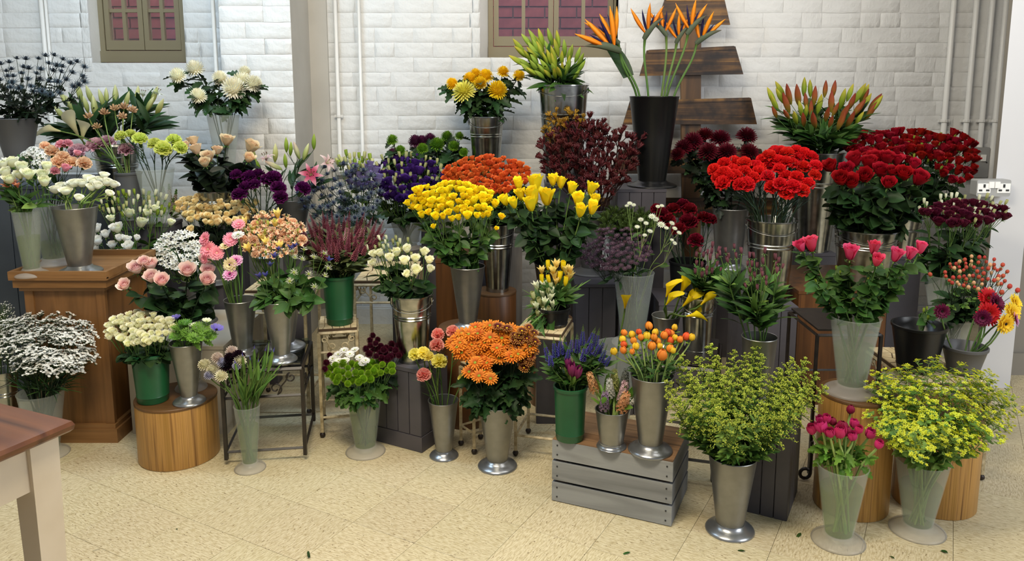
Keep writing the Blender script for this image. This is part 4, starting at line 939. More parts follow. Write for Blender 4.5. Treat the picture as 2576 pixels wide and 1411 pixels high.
def mk_strel(mb, r):
    # beak along +x, flaring sepals upward; origin at the neck
    rows = []
    for i in range(8):
        t = i/7; rad = .07*math.sin(PI*min(1, .18+.82*t))**.8*(1-.5*t)+.004; c = Vector((lerp(-.02, .62, t), 0, .02+.09*math.sin(PI*t)*.6+.10*t))
        rows.append([c+Vector((0, rad*.7*math.cos(q), rad*1.15*math.sin(q))) for q in [2*PI*j/8 for j in range(8)]])
    mb.grid(rows, 0, [i/7 for i in range(8)], True)
    for (x, az, L, lean, m, w_) in ((.10, .25, .66, .05, 1, .085), (.17, -.5, .60, .62, 1, .09), (.24, .35, .56, 1.15, 1, .08), (.14, .05, .5, .34, 2, .05), (.2, -.1, .34, .9, 2, .04)):
        d = Vector((math.sin(lean), math.sin(az)*.5, math.cos(lean))).normalized(); a = d.cross(Vector((0, 1, 0))).normalized(); b = Vector((0, 1, 0)); o = Vector((x, 0, .1)); rw = []
        for i in range(6):
            t = i/5; ww = w_*math.sin(PI*min(1, t*.92+.08))**.8+.003; p = o+d*L*t+Vector((.05*t*t, 0, 0)); rw.append([p-a*ww*.55, p+b*.022, p+a*ww*.55, p-b*.022])
        mb.grid(rw, m, [i/5 for i in range(6)], True)
    return mb
def mk_paw(mb, r):
    for k in range(7):
        q = k*2.4; d0 = Vector((math.cos(q)*.55, math.sin(q)*.55, .8)).normalized(); h0 = .1+.5*k/7; p0 = Vector((0, 0, h0)); p1 = p0+d0*r.uniform(.18, .3); mb.tube([p0, p1], .014, 4, 1)
        for j in range(4):
            d = (d0+Vector((r.uniform(-.9, .9), r.uniform(-.9, .9), r.uniform(-.1, .9)))).normalized(); e = p1+d*.15; mb.tube([p1, p1+d*.06, e, e+d*.05+Vector((0, 0, -.02))], [.012, .032, .03, .012], 5, 0, True, [0, .4, .8, 1]); star(mb, e, d, .085, 5, 0, 60, .3, .6)
    mb.tube([(0, 0, -.1), (0, 0, .62)], .018, 5, 1); return mb
def mk_solid(mb, r):
    mb.tube([(0, 0, 0), (.02, 0, .5), (.0, .02, .97)], [.012, .008, .004], 4, 1)
    for k in range(22):
        t = k/21; q = k*2.4; L = .25*(1-t)**.8+.04; z = .12+.82*t; pts = []
        for i in range(6):
            s = i/5; pts.append(Vector((math.cos(q)*L*s, math.sin(q)*L*s, z+L*(.75*s-.45*s*s))))
        mb.tube(pts, [.006]*5+[.003], 3, 1, False)
        for i in range(1, 6):
            for j in range(5):
                p = pts[i]+Vector((r.uniform(-.028, .028), r.uniform(-.028, .028), r.uniform(0, .035))); mb.octa(p, r.uniform(.006, .014), 0, r.random())
    for k in range(26):
        q = k*2.4; z = r.uniform(0, .55); petal(mb, r.uniform(.12, .2), .05, (70, 55, 75), q, .005, z, 3, 1, prof_str, 0, 0, 0, 2, 0, 1)
    return mb
def mk_bup(mb, r):
    mb.tube([(0, 0, 0), (0, .01, .6)], [.01, .006], 4, 1)
    for k in range(11):
        q = k*2.4; z0 = .08+.05*k; L = r.uniform(.22, .36); d = Vector((math.cos(q), math.sin(q), r.uniform(.6, 1.4))).normalized(); p0 = Vector((0, 0, z0)); p1 = p0+d*L; mb.tube([p0, (p0+p1)/2+Vector((0, 0, .02)), p1], [.006, .005, .004], 3, 1, False)
        for j in range(6):
            e = p1+Vector((r.uniform(-.085, .085), r.uniform(-.085, .085), r.uniform(.02, .085))); mb.tube([p1, e], .003, 3, 1, False); star(mb, e, Vector((r.uniform(-.5, .5), r.uniform(-.5, .5), 1)), r.uniform(.035, .055), 5, 0, 75, .6, .1, None); mb.octa(e+Vector((0, 0, .012)), .013, 3, r.random())
        for j in range(3):
            qq = q+j*2.1; c = p0.lerp(p1, .35+.3*j)-Vector((0, 0, 0)); a = Vector((math.cos(qq), math.sin(qq), .25)); s_ = Vector((-math.sin(qq), math.cos(qq), 0)); Lf = r.uniform(.09, .15)
            mb.add([c, c+a*Lf*.5+s_*Lf*.42, c+a*Lf, c+a*Lf*.5-s_*Lf*.42], [(0, 1, 2), (0, 2, 3)], 2, [0, .5, 1, .5])
    return mb
def mk_stat(mb, r):
    mb.tube([(0, 0, 0), (0, 0, .5)], [.014, .01], 4, 1)
    for k in range(9):
        q = k*2.4; d = Vector((math.cos(q)*.55, math.sin(q)*.55, 1)).normalized(); p0 = Vector((0, 0, .3+.03*k)); p1 = p0+d*r.uniform(.25, .42); mb.tube([p0, p1], .008, 3, 1, False)
        ax = Vector((-math.sin(q+.4), math.cos(q+.4), .2)).normalized()
        for j in range(9):
            c = p1+ax*lerp(-.16, .16, j/8)+Vector((r.uniform(-.02, .02), r.uniform(-.02, .02), r.uniform(-.015, .03)+.03*(1-abs(j-4)/4))); star(mb, c, (r.uniform(-.4, .4), r.uniform(-.4, .4), 1), .05, 5, 0, 52, .9, .3, None); mb.octa(c-Vector((0, 0, .014)), .02, 2, .3)
    return mb
def mk_fluff(mb, r):
    for k in range(26):
        q = k*2.4; zc = .25+.75*r.random(); s = math.sqrt(max(0, 1-zc*zc)); d = Vector((s*math.cos(q), s*math.sin(q), zc)); L = r.uniform(.4, .52); mb.tube([(0, 0, 0), d*L], [.012, .006], 3, 0, False)
        for j in range(9): star(mb, d*L*lerp(.45, 1, j/8), d, .09, 4, 0, 50, .25, .2)
    return mb
def mk_snap(mb, r):
    for k in range(13):
        t = k/12; z = .05+.85*t; n = 4; sz = .11*(1-t*.65)
        for i in range(n):
            q = i*PI/2+k*.8; d = Vector((math.cos(q), math.sin(q), .35)); mb.ball(Vector((0, 0, z))+d*sz*.8, sz*.55, 0 if t < .7 else 1, 6, 4, (1, 1, 1.3), t)
    mb.tube([(0, 0, -.1), (0, 0, .95)], .025, 5, 1); return mb
def mk_gyps(mb, r):
    for k in range(70):
        d = Vector((r.uniform(-1, 1), r.uniform(-1, 1), r.uniform(-.2, 1))).normalized()*r.uniform(.3, .5); mb.tube([(0, 0, -.3), d], .005, 3, 1, False); mb.octa(d, r.uniform(.025, .04), 0, r.random())
    return mb
def mk_irisbud(mb, r):
    mb.tube([(0, 0, 0), (0, 0, .3), (0, 0, .65), (0, 0, 1)], [.05, .09, .06, .01], 6, 1); mb.tube([(0, 0, .78), (.005, 0, .95), (0, 0, 1.06)], [.035, .024, .004], 6, 0); return mb
def mk_berry(mb, r):
    mb.ball((0, 0, .5), .5, 0, 9, 6, (.85, .85, 1.0), .5); mb.v = [v for v in mb.v]
    for i in range(5): petal(mb, .45, .3, (85, 100, 115), i*2*PI/5, .1, .02, 2, 1, prof_ov, 0, 0, 0, 1, .2, .8)
    return mb
# leaves: base at the origin, lying along +y, face up (+z)
def mk_leaf(mb, kind, r):
    S = {'rose': (.74, 6, .16, .14), 'ovate': (.56, 5, .14, .22), 'lance': (.27, 6, .1, .35), 'lily': (.25, 7, .12, .45), 'blade': (.06, 6, .02, .25), 'strap': (.2, 6, .12, .08), 'sword': (.075, 6, .05, .1), 'lobed': (.56, 10, .14, .42), 'small': (.34, 4, .1, .2), 'spiny': (.6, 8, .1, .2)}[kind]
    W, n, fold, droop = S; rows = []; ts = []
    for i in range(n+1):
        t = i/n
        if kind in ('strap',): w_ = .5+.5*math.sin(PI*min(1, t*.75+.2)) if t < .99 else .12
        elif kind in ('sword', 'blade'): w_ = (1-t)**.55*.9+.05
        else: w_ = math.sin(PI*(t**.85*.97+.015))**.85
        if kind == 'lobed': w_ *= (1.15 if i % 2 else .66)
        if kind == 'spiny': w_ *= (1.3 if i % 2 else .45)
        w_ = max(w_, .03)*W*.5; y = t; z = -droop*t*t; f = fold*w_*1.6
        jag = .04 if kind in ('lobed', 'spiny') and i % 2 else 0
        rows.append([Vector((-w_, y+jag, z+f)), Vector((-w_*.5, y, z+f*.35)), Vector((0, y, z-f*.3)), Vector((w_*.5, y, z+f*.35)), Vector((w_, y+jag, z+f))]); ts.append(t)
    mb.grid(rows, 0, ts); return mb
LEAF = {}
def leaf(kind, mat):
    k = (kind, mat)
    if k not in LEAF:
        out = []
        for q in range(3):
            r = random.Random(q+5); mb = mk_leaf(MB(), kind, r); bend = (-.12, .06, .16)[q]
            mb.v = [(x+bend*y*y, y, z) for x, y, z in mb.v]; out.append(mb.mesh('leaf', [mat]))
        LEAF[k] = out
    return LEAF[k]
BLOOM = {}
def bloom(key, fn, mats, variants=3, anchor=.25, **kw):
    out = []
    for q in range(variants):
        r = random.Random(sum(map(ord, key))+q*13); mb = MB(); fn(mb, r, **kw)
        out.append(mb.mesh('bloom', mats))
    BLOOM[key] = (out, anchor)
# ---------------------------------------------------------------- flower colours
leaf_mat('leaf_dark', '#1d3219', '#2c4723', .45, .1); leaf_mat('leaf_mid', '#2c481d', '#43652b', .45, .14); leaf_mat('leaf_light', '#4f7130', '#759645', .45, .2)
leaf_mat('leaf_blue', '#2b4038', '#41584c', .5, .1); leaf_mat('leaf_olive', '#3b4424', '#57613a', .5, .14); leaf_mat('leaf_black', '#10180f', '#1b2818', .4, .06); leaf_mat('leaf_bright', '#4d7328', '#77a03c', .45, .25)
leaf_mat('stem_green', '#4a6530', '#5f7c3c', .5, .1, .15); leaf_mat('stem_dark', '#1c2a1a', '#2c3d24', .5, .05, .2); leaf_mat('stem_pale', '#90ac5e', '#a9c272', .45, .2, .12); leaf_mat('stem_brown', '#2a1714', '#3a211b', .6, .05, .2); leaf_mat('calyx', '#4c6b33', '#6d8a48', .5, .1, .15)
leaf_mat('calyx_dark', '#27391f', '#3d5230', .5, .1, .2)
P = petal_mat
P('p_white', '#f2f2e8', '#fdfcf8', None, .55, .35); P('p_cream', '#f3f0b4', '#fffdE6'.lower(), None, .55, .35); P('p_whitegreen', '#dde39e', '#fafae6'); P('p_mumwhite', '#efe9c4', '#f4f1e4')
P('p_yellow', '#f2c400', '#ffee28'); P('p_yellow2', '#eab600', '#ffe22c'); P('p_paleyellow', '#e8d83e', '#f3ec86'); P('p_lime', '#bccb40', '#e6ec86', None, .6, .35); P('p_green', '#4c7a14', '#7fa52c'); P('p_greenbtn', '#6c9a18', '#9cc034')
P('p_mauve', '#9a6276', '#e6c2cb', '#bb8494'); P('p_pinkroses', '#f0a0ac', '#fdeadb', '#f7c9c4'); P('p_pink', '#d77f90', '#eeb0ba'); P('p_peach', '#ecb083', '#f8dcba'); P('p_peachrose', '#e2ab88', '#f0dcb4'); P('p_apricot', '#eec670', '#fdf0c0')
P('p_gerbpink', '#ee7d94', '#f8a9b8'); P('p_gerbcream', '#ecd692', '#f3e6bb'); P('p_gerbmag', '#a8326e', '#eac2dc', '#cf5b9f'); P('p_gerbred', '#9c0d16', '#cf1b28'); P('p_gerbdark', '#4c0a2a', '#741a45'); P('p_gerbyel', '#e8b400', '#f4d63a')
P('p_purplecarn', '#3d0a38', '#5f1556'); P('p_lilypink', '#c04a70', '#e9b9c4', '#c8506f'); P('p_lilypale', '#d9a8ac', '#ecd8d4'); P('p_lilywhite', '#e9edd0', '#f2f2e4')
P('p_budgreen', '#6b8a2c', '#a6b94a', '#89a53a'); P('p_budpale', '#8c9a4c', '#d9d8a4', '#b3b870'); P('p_budpink', '#8ba048', '#dcbab0', '#c9c596'); P('p_budred', '#8a8a2c', '#8e3423', '#a15a2e'); P('p_budyellow', '#7f9a2c', '#c3b23c', '#98aa34')
P('p_thistle', '#3c4a52', '#2b353c', None, .5, .05); P('p_thistleblue', '#5b646b', '#414a52', None, .5, .1); P('p_thistlecore', '#2c3450', '#39425e'); P('p_thistlecoredark', '#232a33', '#2f3740')
P('p_purple', '#2c1350', '#4c2b7d'); P('p_lavender', '#6d5f96', '#8f83b4'); P('p_mumpurple', '#3e1230', '#6c2f55'); P('p_red', '#b00d14', '#f02a28', None, .55, .3, .003); P('p_redrose', '#6e0711', '#ba152a', None, .55, .25, .004); P('p_redspray', '#7d0a14', '#a8141f'); P('p_burg', '#3c0611', '#6c1022'); P('p_burgcarn', '#4d0713', '#7d1024'); P('p_burglis', '#3a0a1c', '#5f1730')
P('p_orange', '#c2481a', '#ec7a3a'); P('p_orangemum', '#a84a0c', '#e8922a', '#d3701a'); P('p_bronze', '#44120c', '#c08a48', '#642014'); P('p_coral', '#ee7664', '#fab8a8', None, .6, .35); P('p_yelcarn', '#fbe838', '#fff79a', None, .6, .4)
P('p_veron', '#4a1824', '#a0626a', '#7a2e3e'); P('p_veronblue', '#2f2a74', '#5a55a8'); P('p_veronpale', '#c2707c', '#e2b8ba'); P('p_paw', '#2e0e10', '#54191a', None, .6, .08); P('p_pawyel', '#7a5316', '#a57c24', None, .6, .1)
P('p_calla', '#d9b800', '#f2d818'); P('p_callacream', '#dcd69a', '#f0ecc8'); P('p_tuber', '#a6805a', '#d8b48a'); P('p_hyapeach', '#e0935a', '#f2c697'); P('p_hyapink', '#d6a3ac', '#eed3d4'); P('p_hyamauve', '#7d6580', '#a48ca6'); P('p_hyadark', '#5b6058', '#83877d'); P('p_hyagreen', '#b6c050', '#e0e0a0')
P('p_ranorange', '#e06a12', '#f29a3a'); P('p_ranyellow', '#e6b012', '#f3cf3a'); P('p_ranred', '#d04418', '#ee7038'); P('p_ranpink', '#9c1346', '#d83a78'); P('p_randark', '#5a0a22', '#8a1a3c'); P('p_ranwhite', '#e8e9bc', '#fdfcf0')
P('p_hotpink', '#b4143a', '#e6587c', '#cf2a52'); P('p_astr', '#33222a', '#63495a'); P('p_astrwhite', '#cfd8b0', '#eeeedd'); P('p_astrpale', '#745462', '#a98a96')
P('p_solid', '#94aa34', '#e2ea66', None, .6, .25); P('p_bup', '#b6cf3c', '#ecee50', None, .5, .3); P('p_bupc', '#d2c714', '#e8dc2a'); P('p_fluff', '#33451c', '#4f6328', None, .6, .1); P('p_snap', '#a9a08a', '#c7b4a2'); P('p_seed', '#d6d9b0', '#f0efdc'); P('p_clem', '#2a2a66', '#4c4a8e'); P('p_anemblue', '#5a4fae', '#8880d0'); P('p_irisb', '#4a4290', '#6a62b0')
P('p_scabcream', '#e0dcb4', '#f0ebd2'); P('p_scabpink', '#d8bfb0', '#eadfd2'); P('p_scablil', '#a8a6bc', '#c9c8d8'); P('p_scabdark', '#140810', '#2c1624'); P('p_alstpink', '#45182a', '#95606a'); P('p_alstpeach', '#d9774c', '#eda987'); P('p_freesiayel', '#e6c04c', '#f6e48e'); P('p_freesiawht', '#cdd7a0', '#eeefd6'); P('p_tulip', '#5a1440', '#97346c')
P('p_berry', '#b03a2c', '#d0604c'); P('p_berryy', '#d8a070', '#e8c090'); P('p_strelor', '#e8800c', '#fba528', None, .5, .2); P('p_strelblue', '#141038', '#241c52'); P('p_strelbeak', '#4c5742', '#5f5a48', '#5a6650')
P('c_yellow', '#d8a814', '#e8c030'); P('c_dark', '#1f120c', '#2c1a10'); P('c_green', '#8fa030', '#a8b440'); P('c_brown', '#6a3a14', '#8a5020'); P('c_pinkish', '#e8b0a0', '#f0c8b8'); P('c_white', '#eeeecc', '#f4f4e0')
def many(fn, defs, green='calyx', **kw):
    for key, pm in defs.items(): bloom(key, fn, [pm, green], **kw)
many(mk_rose, {'rose_pink': 'p_pinkroses', 'rose_peach': 'p_peachrose', 'rose_red': 'p_redrose', 'rose_cream': 'p_cream', 'lis_white': 'p_white', 'lis_cream': 'p_whitegreen', 'rose_apr': 'p_apricot', 'rose_orange': 'p_orange', 'rose_yel': 'p_yellow', 'rose_redspray': 'p_redspray', 'lis_purple': 'p_purple', 'lis_lav': 'p_lavender', 'lis_burg': 'p_burglis', 'rose_lightpeach': 'p_peach', 'rose_smallpink': 'p_pink'}, anchor=.3)
bloom('rosebig_red', mk_rose, ['p_redrose', 'calyx'], 3, .3, n=20, op=.4, tall=False); bloom('rosebig_pink', mk_rose, ['p_pinkroses', 'calyx'], 3, .3, n=20, op=.55); bloom('rosebig_yel', mk_rose, ['p_yellow', 'calyx'], 3, .35, n=16, op=.25, tall=True); bloom('rosebig_hot', mk_rose, ['p_hotpink', 'calyx'], 3, .35, n=18, op=.35, tall=True)
many(mk_bud, {'bud_green': 'p_budgreen', 'bud_pale': 'p_budpale', 'bud_purple': 'p_purple', 'bud_cream': 'p_whitegreen', 'bud_burg': 'p_burglis', 'bud_red': 'p_redspray', 'bud_yel': 'p_yellow', 'bud_alst': 'p_alstpink', 'bud_yelg': 'p_lime'}, variants=2, anchor=.5)
many(mk_ran, {'ran_white': 'p_ranwhite', 'ran_orange': 'p_ranorange', 'ran_yel': 'p_ranyellow', 'ran_red': 'p_ranred', 'ran_pink': 'p_ranpink', 'ran_dark': 'p_randark'}, anchor=.4, op=-.25)
bloom('ran_pinkopen', mk_ran, ['p_ranpink', 'calyx'], 3, .35, n=17, op=.3)
bloom('ran_open', mk_ran, ['p_ranwhite', 'calyx'], 3, .3, n=18, op=.8)
many(mk_carn, {'carn_mauve': 'p_mauve', 'carn_lime': 'p_lime', 'carn_purple': 'p_purplecarn', 'carn_red': 'p_red', 'carn_burg': 'p_burgcarn', 'carn_coral': 'p_coral', 'carn_yel': 'p_yelcarn', 'carn_peach': 'p_peach', 'carn_pink': 'p_pink', 'freesia_peach': 'p_peach'}, anchor=.25)
gl = [(26, .5, (84, 80, 84), .0, .2), (22, .36, (70, 66, 72), .05, .1), (16, .2, (50, 45, 55), .07, 0)]
for k, pm, cm in (('gerb_pink', 'p_gerbpink', 'c_pinkish'), ('gerb_cream', 'p_gerbcream', 'c_dark'), ('gerb_white', 'p_white', 'c_green'), ('gerb_mag', 'p_gerbmag', 'c_dark'), ('gerb_red', 'p_gerbred', 'c_brown'), ('gerb_dark', 'p_gerbdark', 'c_dark'), ('gerb_yel', 'p_gerbyel', 'c_yellow'), ('gerb_yeldark', 'p_gerbyel', 'c_dark')):
    bloom(k, mk_daisy, [pm, cm, 'calyx'], 2, .05, layers=gl, centre=.13, dome=.5, W=.13)
dl = [(17, .5, (82, 78, 88), .0, .1), (13, .43, (66, 66, 80), .05, 0)]
for k, pm, cm in (('mum_orange', 'p_orangemum', 'c_green'), ('mum_bronze', 'p_bronze', 'c_yellow')): bloom(k, mk_daisy, [pm, cm, 'calyx_dark'], 3, .05, layers=dl, centre=.12, dome=.6, W=.145)
bl = [(18, .5, (80, 80, 90), 0, .2), (12, .38, (62, 64, 76), .05, 0)]
bloom('btn_white', mk_daisy, ['p_white', 'c_green', 'calyx'], 2, .1, layers=bl, centre=.13, W=.2)
many(mk_ball, {'mum_white': 'p_mumwhite', 'mum_yellow': 'p_yellow2', 'mum_paleyel': 'p_paleyellow', 'mum_green': 'p_green', 'mum_purple': 'p_mumpurple', 'btn_green': 'p_greenbtn', 'btn_burg': 'p_burglis', 'mum_burg': 'p_burg'}, variants=2, anchor=.3)
bloom('mum_burg', mk_ball, ['p_burg'], 2, .2, N=130, L=.34, W=.11, inc=-.12, lo=-.15, core=.16); bloom('mum_paleyel', mk_ball, ['p_paleyellow'], 2, .25, N=120, L=.36, W=.1, inc=-.1, lo=-.35, core=.15)
many(mk_scab, {'scab_cream': 'p_scabcream', 'scab_pink': 'p_scabpink', 'scab_lil': 'p_scablil', 'scab_dark': 'p_scabdark'}, variants=2, anchor=.3)
bloom('thistle_dark', mk_thistle, ['p_thistle', 'p_thistlecoredark'], 3, .15); bloom('thistle_blue', mk_thistle, ['p_thistleblue', 'p_thistlecore'], 3, .15)
for k, pm, g in (('spike_red', 'p_veron', 'p_veron'), ('spike_pale', 'p_veronpale', 'calyx'), ('spike_blue', 'p_veronblue', 'calyx')): bloom(k, mk_spike, [pm, g], 3, .5, green=.3)
for k, pm in (('hya_peach', 'p_hyapeach'), ('hya_pink', 'p_hyapink'), ('hya_mauve', 'p_hyamauve'), ('hya_dark', 'p_hyadark'), ('hya_green', 'p_hyagreen'), ('hya_white', 'p_white')): bloom(k, mk_hyac, [pm, 'stem_pale'], 2, .5)
for k, pm in (('lbud_green', 'p_budgreen'), ('lbud_pale', 'p_budpale'), ('lbud_pink', 'p_budpink'), ('lbud_red', 'p_budred'), ('lbud_yel', 'p_budyellow')): bloom(k, mk_lilybud, [pm], 2, .5)
bloom('lily_pink', mk_lily, ['p_lilypink', 'stem_pale', 'c_brown'], 2, .2); bloom('lily_pale', mk_lily, ['p_lilypale', 'stem_pale', 'c_brown'], 2, .2); bloom('lily_white', mk_lily, ['p_lilywhite', 'stem_pale', 'c_brown'], 2, .2)
bloom('calla_yel', mk_calla, ['p_calla', 'c_yellow', 'stem_pale'], 1, .5); bloom('calla_cream', mk_calla, ['p_callacream', 'c_yellow', 'stem_pale'], 1, .5)
bloom('tulip', mk_tulip, ['p_tulip'], 1, .5); bloom('narc', mk_trumpet, ['p_white', 'c_white'], 3, .15, n=6, op=80, W=.36)
bloom('alst_peach', mk_trumpet, ['p_alstpeach', 'c_dark'], 2, .15); bloom('freesia', mk_freesia, ['p_peach', 'c_yellow', 'p_budpale'], 3, .25); bloom('frs_yel', mk_trumpet, ['p_freesiayel', 'c_brown'], 2, .2, op=35); bloom('frs_wht', mk_trumpet, ['p_freesiawht', 'c_green'], 2, .2, op=30)
bloom('phlox', mk_cluster, ['p_white', 'calyx'], 2, .3); bloom('tuber', mk_budcluster, ['p_tuber', 'stem_pale'], 2, .2); bloom('seed', mk_seed, ['p_seed', 'c_green'], 2, .1); bloom('clem', mk_bell, ['p_clem'], 2, .3)
bloom('astr', mk_astr, ['p_astr', 'p_astrpale'], 2, .05); bloom('astr_white', mk_astr, ['p_astrwhite', 'c_white'], 2, .05); bloom('anem_blue', mk_anem, ['p_anemblue', 'c_dark'], 2, .1); bloom('anem_white', mk_anem, ['p_whitegreen', 'c_green'], 2, .1); bloom('ruff', mk_ruff, ['leaf_bright'], 3, .2)
bloom('strel', mk_strel, ['p_strelbeak', 'p_strelor', 'p_strelblue'], 1, 0); bloom('paw', mk_paw, ['p_paw', 'stem_brown'], 3, .5); bloom('paw_yel', mk_paw, ['p_pawyel', 'stem_brown'], 2, .5)
bloom('solid', mk_solid, ['p_solid', 'stem_green', 'leaf_light'], 4, .5); bloom('bup', mk_bup, ['p_bup', 'stem_pale', 'leaf_light', 'p_bupc'], 4, .5); bloom('stat', mk_stat, ['p_white', 'stem_dark', 'calyx_dark'], 4, .6); bloom('fluff', mk_fluff, ['p_fluff'], 2, .4)
bloom('snap', mk_snap, ['p_snap', 'calyx'], 2, .5); bloom('gyps', mk_gyps, ['p_white', 'stem_green'], 2, .3); bloom('irisbud', mk_irisbud, ['p_irisb', 'leaf_light'], 1, .5); bloom('berry', mk_berry, ['p_berry', 'leaf_light'], 1, .5); bloom('berry_y', mk_berry, ['p_berryy', 'leaf_light'], 1, .5)
# ================================================================ putting stems into buckets
RB = random.Random(5)
def ell(cx, cy, rx, ry, n, size, keys, var=.15, gap=.62):
    out = []; tries = 0
    keys = keys if isinstance(keys, (list, tuple)) else [keys]
    while len(out) < n and tries < n*60:
        tries += 1; a = RB.uniform(0, 2*PI); q = math.sqrt(RB.random()); x, y = cx+rx*q*math.cos(a), cy+ry*q*math.sin(a)
        g = gap*size*(1 if tries < n*40 else .6)
        if all((x-h[0])**2+(y-h[1])**2 > g*g for h in out): out.append((x, y, size*RB.uniform(1-var, 1+var), RB.choice(keys)))
    return out
def H(s, key, size=None):
    """heads written as 'x,y,size x,y,size ...'"""
    out = []
    for q in s.split():
        p = q.split(','); out.append((float(p[0]), float(p[1]), float(p[2]) if len(p) > 2 else size, p[3] if len(p) > 3 else key))
    return out
def frame(p, z, spin, s):
    z = Vector(z).normalized(); a = z.cross(Vector((0, .3, 1)) if abs(z.z) < .97 else Vector((0, 1, 0))).normalized(); b_ = z.cross(a)
    x = a*math.cos(spin)+b_*math.sin(spin); y = z.cross(x)
    return Matrix(((x.x*s, y.x*s, z.x*s, p.x), (x.y*s, y.y*s, z.y*s, p.y), (x.z*s, y.z*s, z.z*s, p.z), (0, 0, 0, 1)))
def bez(a, b, c, d, t): u = 1-t; return a*u**3+b*3*u*u*t+c*3*u*t*t+d*t**3
ORD = ['', 'second', 'third', 'fourth', 'fifth', 'sixth', 'seventh', 'eighth', 'ninth', 'tenth', 'eleventh', 'twelfth', 'thirteenth', 'fourteenth', 'fifteenth', 'sixteenth', 'seventeenth']
NSTEM = [0]
NOUN = {'dark thistles': 'dark thistle on the navy cabinet', 'white lilies': 'white lily with pale buds', 'peach spray carnations': 'peach spray carnation on the pedestal', 'cream lisianthus on the pedestal': 'cream lisianthus on the pedestal', 'pink lilies': 'pink lily with pale buds by the pier', 'white lisianthus': 'white lisianthus behind the pale pink roses', 'apricot spray roses': 'apricot spray rose', 'white narcissus': 'white starry narcissus', 'peach freesias': 'ruffled peach freesia', 'clematis stems': 'clematis with feathery seed heads', 'red veronica': 'red veronica spike', 'blue sea holly': 'blue grey sea holly', 'purple lisianthus': 'deep purple lisianthus', 'lavender lisianthus': 'lavender lisianthus beside the purple ones', 'orange spray roses': 'orange spray rose', 'yellow spray roses': 'yellow spray rose', 'cream lisianthus': 'cream lisianthus in the galvanised pail', 'green lilies': 'green lily with closed buds', 'kangaroo paws': 'dark kangaroo paw', 'green filler': 'fluffy dark green filler stem', 'dusky astrantia': 'dusky pink astrantia', 'white astrantia': 'white astrantia above the dusky ones', 'red carnations': 'bright red carnation', 'red lilies': 'red lily with long closed buds', 'red spray roses': 'dark red spray rose', 'burgundy lisianthus': 'burgundy lisianthus near the partition', 'leafy rose shoots': 'leafy shoot among the bright pink roses', 'hypericum': 'berried hypericum stem', 'leafy stems in the black bucket': 'short leafy stem in the wide black bucket', 'dark alstroemeria': 'dark alstroemeria in the plain silver bucket', 'alstroemeria over the black stand': 'dark alstroemeria over the black stand', 'freesias': 'small yellow or white freesia', 'blue veronica': 'blue violet veronica spike', 'orange ranunculus': 'orange or yellow ranunculus', 'goldenrod': 'plumed goldenrod stem', 'bupleurum': 'yellow green bupleurum stem', 'white statice': 'white statice stem', 'gypsophila': 'gypsophila sprig at the edge of the frame', 'cream spray roses': 'cream spray rose in the green bucket', 'anemones': 'anemone with a frilly ruff', 'button chrysanthemums': 'white or green button flower stem', 'burgundy buttons': 'small burgundy button flower stem', 'orange daisies': 'orange daisy chrysanthemum stem', 'bronze daisies': 'small bronze daisy stem'}
